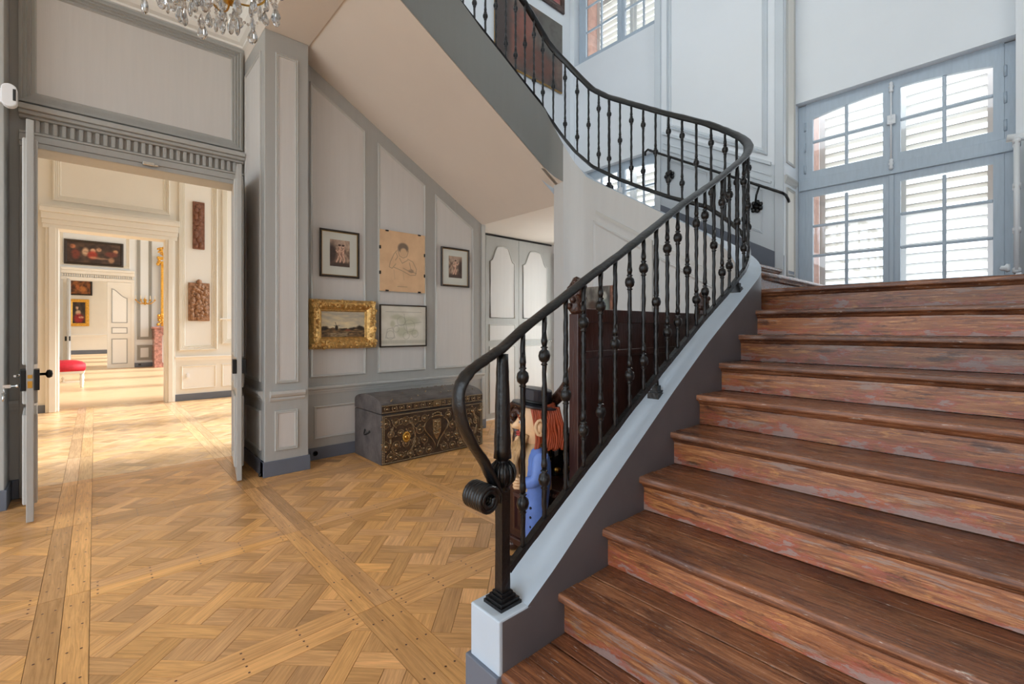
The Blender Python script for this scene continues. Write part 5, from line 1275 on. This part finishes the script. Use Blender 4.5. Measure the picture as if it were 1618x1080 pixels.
# ================================================================ CHANDELIER
HX, HY, HZ = 0.40, 2.88, 0.13
ch = thing('chandelier', 'gilt chandelier hung with clear crystal drops in the hall', 'chandelier', (HX, HY, 4.63))
mb = MB(); mb.lathe([(0.0, 3.03+HZ), (0.012, 3.035+HZ), (0.010, 3.06+HZ), (0.026, 3.08+HZ), (0.014, 3.11+HZ), (0.03, 3.16+HZ), (0.02, 3.24+HZ), (0.012, 3.4), (0.03, 3.5), (0.014, 3.6), (0.010, 4.4), (0.06, 4.6), (0.07, 4.63)], (HX, HY, 0), 14); mb.build('stem', 'brass', ch)
drop_profile = [(0.0, 0.0), (0.35, 0.08), (0.62, 0.24), (0.70, 0.40), (0.55, 0.62), (0.28, 0.84), (0.08, 1.0)]
crg = random.Random(8)
def drop(x, y, z, L, wd):
    a = crg.uniform(0, PI); ca, sa = math.cos(a), math.sin(a); mb = MB()
    mb.lathe([(r*wd/0.7, h*L) for r, h in drop_profile], n=8, T=lambda p, q, r: (x+ca*p-sa*q*0.5, y+sa*p+ca*q*0.5, z-L+r), smooth=False)
    mb.build('crystal_drop', 'crystal', ch)
beads = MB()
for k in range(8):
    a = 2*PI*k/8 + 0.2; ca, sa = math.cos(a), math.sin(a)
    P = [(HX+r*ca, HY+r*sa, z+HZ) for r, z in ((0.02, 3.16), (0.12, 3.10), (0.23, 3.11), (0.32, 3.17), (0.36, 3.25))]
    mb = MB(); mb.tube(cat(P, 5), 0.0055, 6); ar = mb.build('arm', 'brass', ch)
    e = (HX+0.36*ca, HY+0.36*sa); mb = MB(); mb.lathe([(0.008, 3.23+HZ), (0.034, 3.245+HZ), (0.038, 3.255+HZ), (0.012, 3.26+HZ), (0.015, 3.30+HZ)], (e[0], e[1], 0), 12); mb.build('candle_cup', 'brass', ar)
    mb = MB(); mb.lathe([(0.013, 3.30+HZ), (0.013, 3.42+HZ), (0.004, 3.425+HZ)], (e[0], e[1], 0), 8); mb.build('candle', 'candle', ar)
    for j in range(5):
        b_ = a + j*2*PI/5 + 0.3; x, y = e[0]+0.045*math.cos(b_), e[1]+0.045*math.sin(b_); L = crg.uniform(0.08, 0.11)
        z = 3.20+HZ+crg.uniform(-0.05, 0.01); drop(x, y, z, L, crg.uniform(0.018, 0.032)); beads.sphere((x, y, z+0.010), 0.011, 6, 4)
    for r, z, L in ((0.11, 3.08, 0.085), (0.19, 3.085, 0.10), (0.27, 3.11, 0.09)):
        z += HZ - crg.uniform(0.02, 0.07); drop(HX+r*ca, HY+r*sa, z, L, crg.uniform(0.02, 0.03))
        for q in range(3): beads.sphere((HX+r*ca, HY+r*sa, z+0.010+0.018*q), 0.009, 6, 4)
    for i in range(20):
        t = i/19; r = 0.36 - 0.33*t; z = 3.24+HZ + 0.14*t*t - 0.30*t*(1-t); beads.sphere((HX+r*math.cos(a+0.12), HY+r*math.sin(a+0.12), z), 0.0085, 6, 4)
    for i in range(14):
        t = i/13; aa = a + PI/4*t; z = 3.235+HZ - 0.13*math.sin(PI*t); beads.sphere((HX+0.36*math.cos(aa), HY+0.36*math.sin(aa), z), 0.0085, 6, 4)
    a2 = a + PI/8; drop(HX+0.36*math.cos(a2), HY+0.36*math.sin(a2), 3.09+HZ, 0.10, 0.036)
    drop(HX+0.24*math.cos(a2), HY+0.24*math.sin(a2), 3.10+HZ+crg.uniform(-0.04, 0.03), 0.09, 0.026)
for k in range(7):
    a = k*PI/3.5; drop(HX+0.05*math.cos(a), HY+0.05*math.sin(a), 3.07+HZ-0.015*(k % 3), 0.08, 0.022)
for i in range(6): beads.sphere((HX-0.02, HY-0.12, 3.12+HZ-0.02*i), 0.009, 6, 4)
drop(HX-0.02, HY-0.12, 3.01+HZ, 0.11, 0.019)
beads.build('bead_strings', 'crystal', ch, kind='stuff')

# ================================================================ SMALL THINGS IN THE HALL
dt = thing('motion_detector', 'white motion detector fixed at the corner above the door leaf', 'detector', (-0.46, 5.29, 3.13))
mb = MB(); mb.box((-0.56, 5.26, 3.16), (-0.51, 5.30, 3.27)); mb.build('bracket', 'plastic', dt, 0.006)
mb = MB(); mb.prism([(-0.49+0.044*math.cos(a)*1.0, 3.21+0.044*math.sin(a)+(0.045 if math.sin(a) > 0 else -0.045)) for a in [k*PI/8+PI/16 for k in range(16)]], 0.02, 0.085, TY(5.28)); mb.build('housing', 'plastic', dt, 0.008)
mb = MB(); mb.box((-0.470, 3.17, 0.083), (-0.453, 3.26, 0.089), TY(5.28)); mb.build('lens', 'plastic_dark', dt, 0.003)

# ================================================================ THINGS IN THE SALONS
T = TY(YA - 0.015)
pl = thing('carved_plaque', 'narrow carved terracotta panel high on the salon wall', 'plaque', T(1.5, 3.2, 0))
def yat(px, py, Y):
    u = (px-809)/724; d = (math.cos(ALPHA)+u*math.sin(ALPHA), math.sin(ALPHA)-u*math.cos(ALPHA), (518-py)/724); t = Y/d[1]
    return d[0]*t, EYE + d[2]*t
def relief(parent, x0, x1, z0, z1, mat, seed, n=70):
    mb = MB(); mb.box((x0, z0, 0), (x1, z1, 0.03), T); b_ = mb.build('slab', mat, parent, 0.012); rr = random.Random(seed); c = MB()
    for k in range(n): c.sphere(T(rr.uniform(x0+0.05, x1-0.05), rr.uniform(z0+0.05, z1-0.05), 0.03), rr.uniform(0.02, 0.05), 6, 4, (1, 0.7, rr.uniform(0.6, 1.6)))
    c.build('relief', mat, b_, kind='stuff')
x0, z1 = yat(304, 318, YA); x1, z0 = yat(323, 395, YA); relief(pl, x0, x1, z0, z1, 'terracotta', 1, 50)
pl2 = thing('carved_plaque', 'square carved bronze-brown relief on the salon wall beside the doorway', 'plaque', T(1.5, 2, 0))
x0, z1 = yat(297, 446, YA); x1, z0 = yat(331, 507, YA); relief(pl2, x0, x1, z0, z1, 'bronze_relief', 2, 110)
mb = MB(); mb.sphere(T((x0+x1)/2, z1+0.02, 0.02), 0.05, 8, 6); mb.build('crest', 'bronze_relief', pl2)
# stool
sx0, sx1, sy0, sy1 = -0.95, -0.19, 14.95, 15.6
stl = thing('upholstered_stool', 'white carved stool with a plump red velvet seat in the far salon', 'stool', (-0.55, 15.2, 0))
rings = []
for z, i_ in ((0.40, 0.0), (0.46, -0.015), (0.54, -0.01), (0.60, 0.05), (0.64, 0.16), (0.655, 0.28)):
    rings.append([(sx0+i_ , sy0+i_, z), ((sx0+sx1)/2, sy0+i_-0.01, z), (sx1-i_, sy0+i_, z), (sx1-i_+0.01, (sy0+sy1)/2, z), (sx1-i_, sy1-i_, z), ((sx0+sx1)/2, sy1-i_, z), (sx0+i_, sy1-i_, z), (sx0+i_, (sy0+sy1)/2, z)])
mb = MB(); mb.loft(rings); mb.build('seat', 'red_velvet', stl)
mb = MB(); mb.box((sx0, sy0, 0.34), (sx1, sy1, 0.405)); mb.build('seat_frame', 'cream', stl, 0.01)
for x in (sx0+0.05, sx1-0.05):
    for y in (sy0+0.05, sy1-0.05):
        mb = MB(); mb.lathe([(0.02, 0), (0.03, 0.02), (0.02, 0.05), (0.04, 0.09), (0.028, 0.14), (0.045, 0.2), (0.03, 0.27), (0.045, 0.34)], (x, y, 0), 10); mb.build('leg', 'cream', stl)
mb = MB(); mb.box((sx0+0.04, (sy0+sy1)/2-0.03, 0.1), (sx1-0.04, (sy0+sy1)/2+0.03, 0.14)); mb.lathe([(0.03, 0.14), (0.015, 0.18), (0.035, 0.22), (0.0, 0.28)], ((sx0+sx1)/2, (sy0+sy1)/2, 0), 8); mb.build('stretcher', 'cream', stl)
# paintings beyond
T3 = TY(YB_ - 0.03)
x0, z1 = yat(101, 377, YB_); x1, z0 = yat(195, 423, YB_)
DF = [(0, 0), (0, 0.04), (0.05, 0.05), (0.08, 0.02)]
framed('wide dark banquet painting above the doors of the far salon', T3, x0, x1, 3.58, 4.42, DF, 'black_frame', lambda r, q: canvas('painting', r, T3, q[0][0], q[1][0], q[0][1], q[2][1], 0.02, 90,
    p_scene([(44, 30, 24), (84, 62, 48)], [(0.1, 0.78, 0.05, 0.1, (196, 120, 80)), (0.33, 0.55, 0.06, 0.2, (206, 170, 140)), (0.47, 0.62, 0.05, 0.12, (216, 170, 140)), (0.46, 0.4, 0.09, 0.2, (168, 50, 34)), (0.15, 0.4, 0.08, 0.25, (120, 50, 34)), (0.58, 0.7, 0.05, 0.1, (196, 150, 120)), (0.5, 0.28, 0.1, 0.06, (190, 130, 100)), (0.65, 0.25, 0.12, 0.05, (150, 120, 100)), (0.82, 0.2, 0.06, 0.14, (170, 130, 100)), (0.9, 0.65, 0.05, 0.1, (200, 150, 110)), (0.82, 0.5, 0.12, 0.14, (110, 50, 40))], 17)), name='wide_painting')
T4 = TY(YC_ - 0.03)
x0, z1 = yat(108, 439, YC_); x1, z0 = yat(146, 467, YC_)
framed('dark golden-brown painting hung above the red portrait', T4, x0, x1, z0, z1, DF, 'black_frame', lambda r, q: canvas('painting', r, T4, q[0][0], q[1][0], q[0][1], q[2][1], 0.02, 40, p_scene([(70, 40, 22), (150, 90, 44)], [(0.6, 0.35, 0.2, 0.2, (190, 120, 60)), (0.35, 0.5, 0.1, 0.2, (180, 100, 50))], 19)), name='dark_painting')
x0, z1 = yat(108, 472, YC_); x1, z0 = yat(141, 515, YC_)
framed('portrait of a figure in red in a gilt-edged frame in the last room', T4, x0, x1, z0, z1, [(0, 0), (0, 0.04), (0.06, 0.05), (0.12, 0.05), (0.16, 0.02)], 'gilt_far', lambda r, q: canvas('painting', r, T4, q[0][0], q[1][0], q[0][1], q[2][1], 0.02, 50, p_scene([(40, 34, 30), (72, 60, 50)], [(0.36, 0.74, 0.1, 0.1, (226, 186, 156)), (0.45, 0.5, 0.2, 0.12, (226, 190, 160)), (0.5, 0.22, 0.4, 0.22, (170, 40, 44)), (0.68, 0.28, 0.2, 0.05, (216, 170, 140)), (0.36, 0.84, 0.12, 0.06, (60, 44, 36))], 22)), name='portrait_painting')
# sconce, mantelpiece and mirror at the right of the far salon
xs_, zs_ = yat(229, 476, YB_)
sco = thing('wall_sconce', 'gilt many-armed candle sconce on the far salon wall', 'sconce', (xs_, YB_-0.05, zs_))
mb = MB(); mb.lathe([(0.0, -0.14), (0.04, -0.1), (0.03, 0.0), (0.05, 0.05), (0.0, 0.16)], (xs_, YB_-0.1, zs_), 10); mb.build('backplate', 'gilt_far', sco)
for k in range(5):
    t = (k-2)/2; mb = MB(); e = (xs_+0.27*t, YB_-0.3+0.1*abs(t), zs_+0.02); mb.tube(cat([(xs_, YB_-0.1, zs_-0.02), (xs_+0.12*t, YB_-0.22, zs_-0.1), e], 5), 0.014, 6); mb.lathe([(0.0, 0), (0.045, 0.02), (0.02, 0.03), (0.02, 0.05)], e, 8); a_ = mb.build('arm', 'gilt_far', sco)
    mb = MB(); mb.lathe([(0.016, 0.05), (0.016, 0.17), (0.0, 0.19)], e, 8); mb.build('candle', 'candle', a_)
fx, _ = yat(244, 560, 20.75); fz = yat(244, 516, 20.75)[1]
fp = thing('fireplace', 'red veined marble fireplace surround in the far salon', 'fireplace', (fx+0.8, 20.9, 0))
mb = MB(); mb.box((fx-0.06, 20.68, fz-0.07), (fx+1.9, YB_, fz)); mb.build('mantel_shelf', 'marble_red', fp, 0.015)
for x in (fx, fx+1.5):
    mb = MB(); mb.prism([(x, 0), (x+0.26, 0), (x+0.26, 0.15), (x+0.22, 0.2), (x+0.22, fz-0.35), (x+0.28, fz-0.2), (x+0.28, fz-0.07), (x, fz-0.07)], -YB_, -20.75, lambda u, v, w: (u, -w, v)); mb.build('jamb', 'marble_red', fp, 0.01)
mb = MB(); mb.box((fx+0.26, 20.8, fz-0.3), (fx+1.5, YB_, fz-0.07)); mb.build('lintel', 'marble_red', fp, 0.01)
mb = MB(); mb.box((fx+0.26, 21.2, 0), (fx+1.5, YB_, fz-0.3)); mb.build('fireback', 'white_paint', fp)
mx0 = yat(251, 450, 21.3)[0]; mz0 = fz + 0.02; mz1 = yat(255, 391, 21.3)[1]
mr = thing('gilt_mirror', 'tall mirror in a carved gilt frame above the fireplace', 'mirror', (mx0+0.6, 21.3, mz0))
mb = MB(); mb.box((mx0+0.05, 21.33, mz0), (mx0+1.2, 21.36, mz1-0.3)); mb.build('glass', 'chrome', mr)
mb = MB(); mb.box((mx0+0.06, 21.26, mz0), (mx0+0.17, 21.34, mz1-0.5)); mb.box((mx0+1.1, 21.26, mz0), (mx0+1.21, 21.34, mz1-0.5)); mb.box((mx0+0.06, 21.26, mz1-0.45), (mx0+1.21, 21.34, mz1-0.33)); mb.build('frame', 'gilt_far', mr, 0.02)
cv = MB(); rr = random.Random(31)
for (cx, cz, h, n) in ((mx0, mz1-0.35, 0.34, 26), (mx0+0.02, mz0+0.25, 0.25, 18)):
    for k in range(n): cv.sphere((cx+rr.uniform(-0.05, 0.14), 21.27, cz+rr.uniform(-h, h)), rr.uniform(0.03, 0.06), 6, 4)
cv.build('carving', 'gilt_far', mr, kind='stuff')
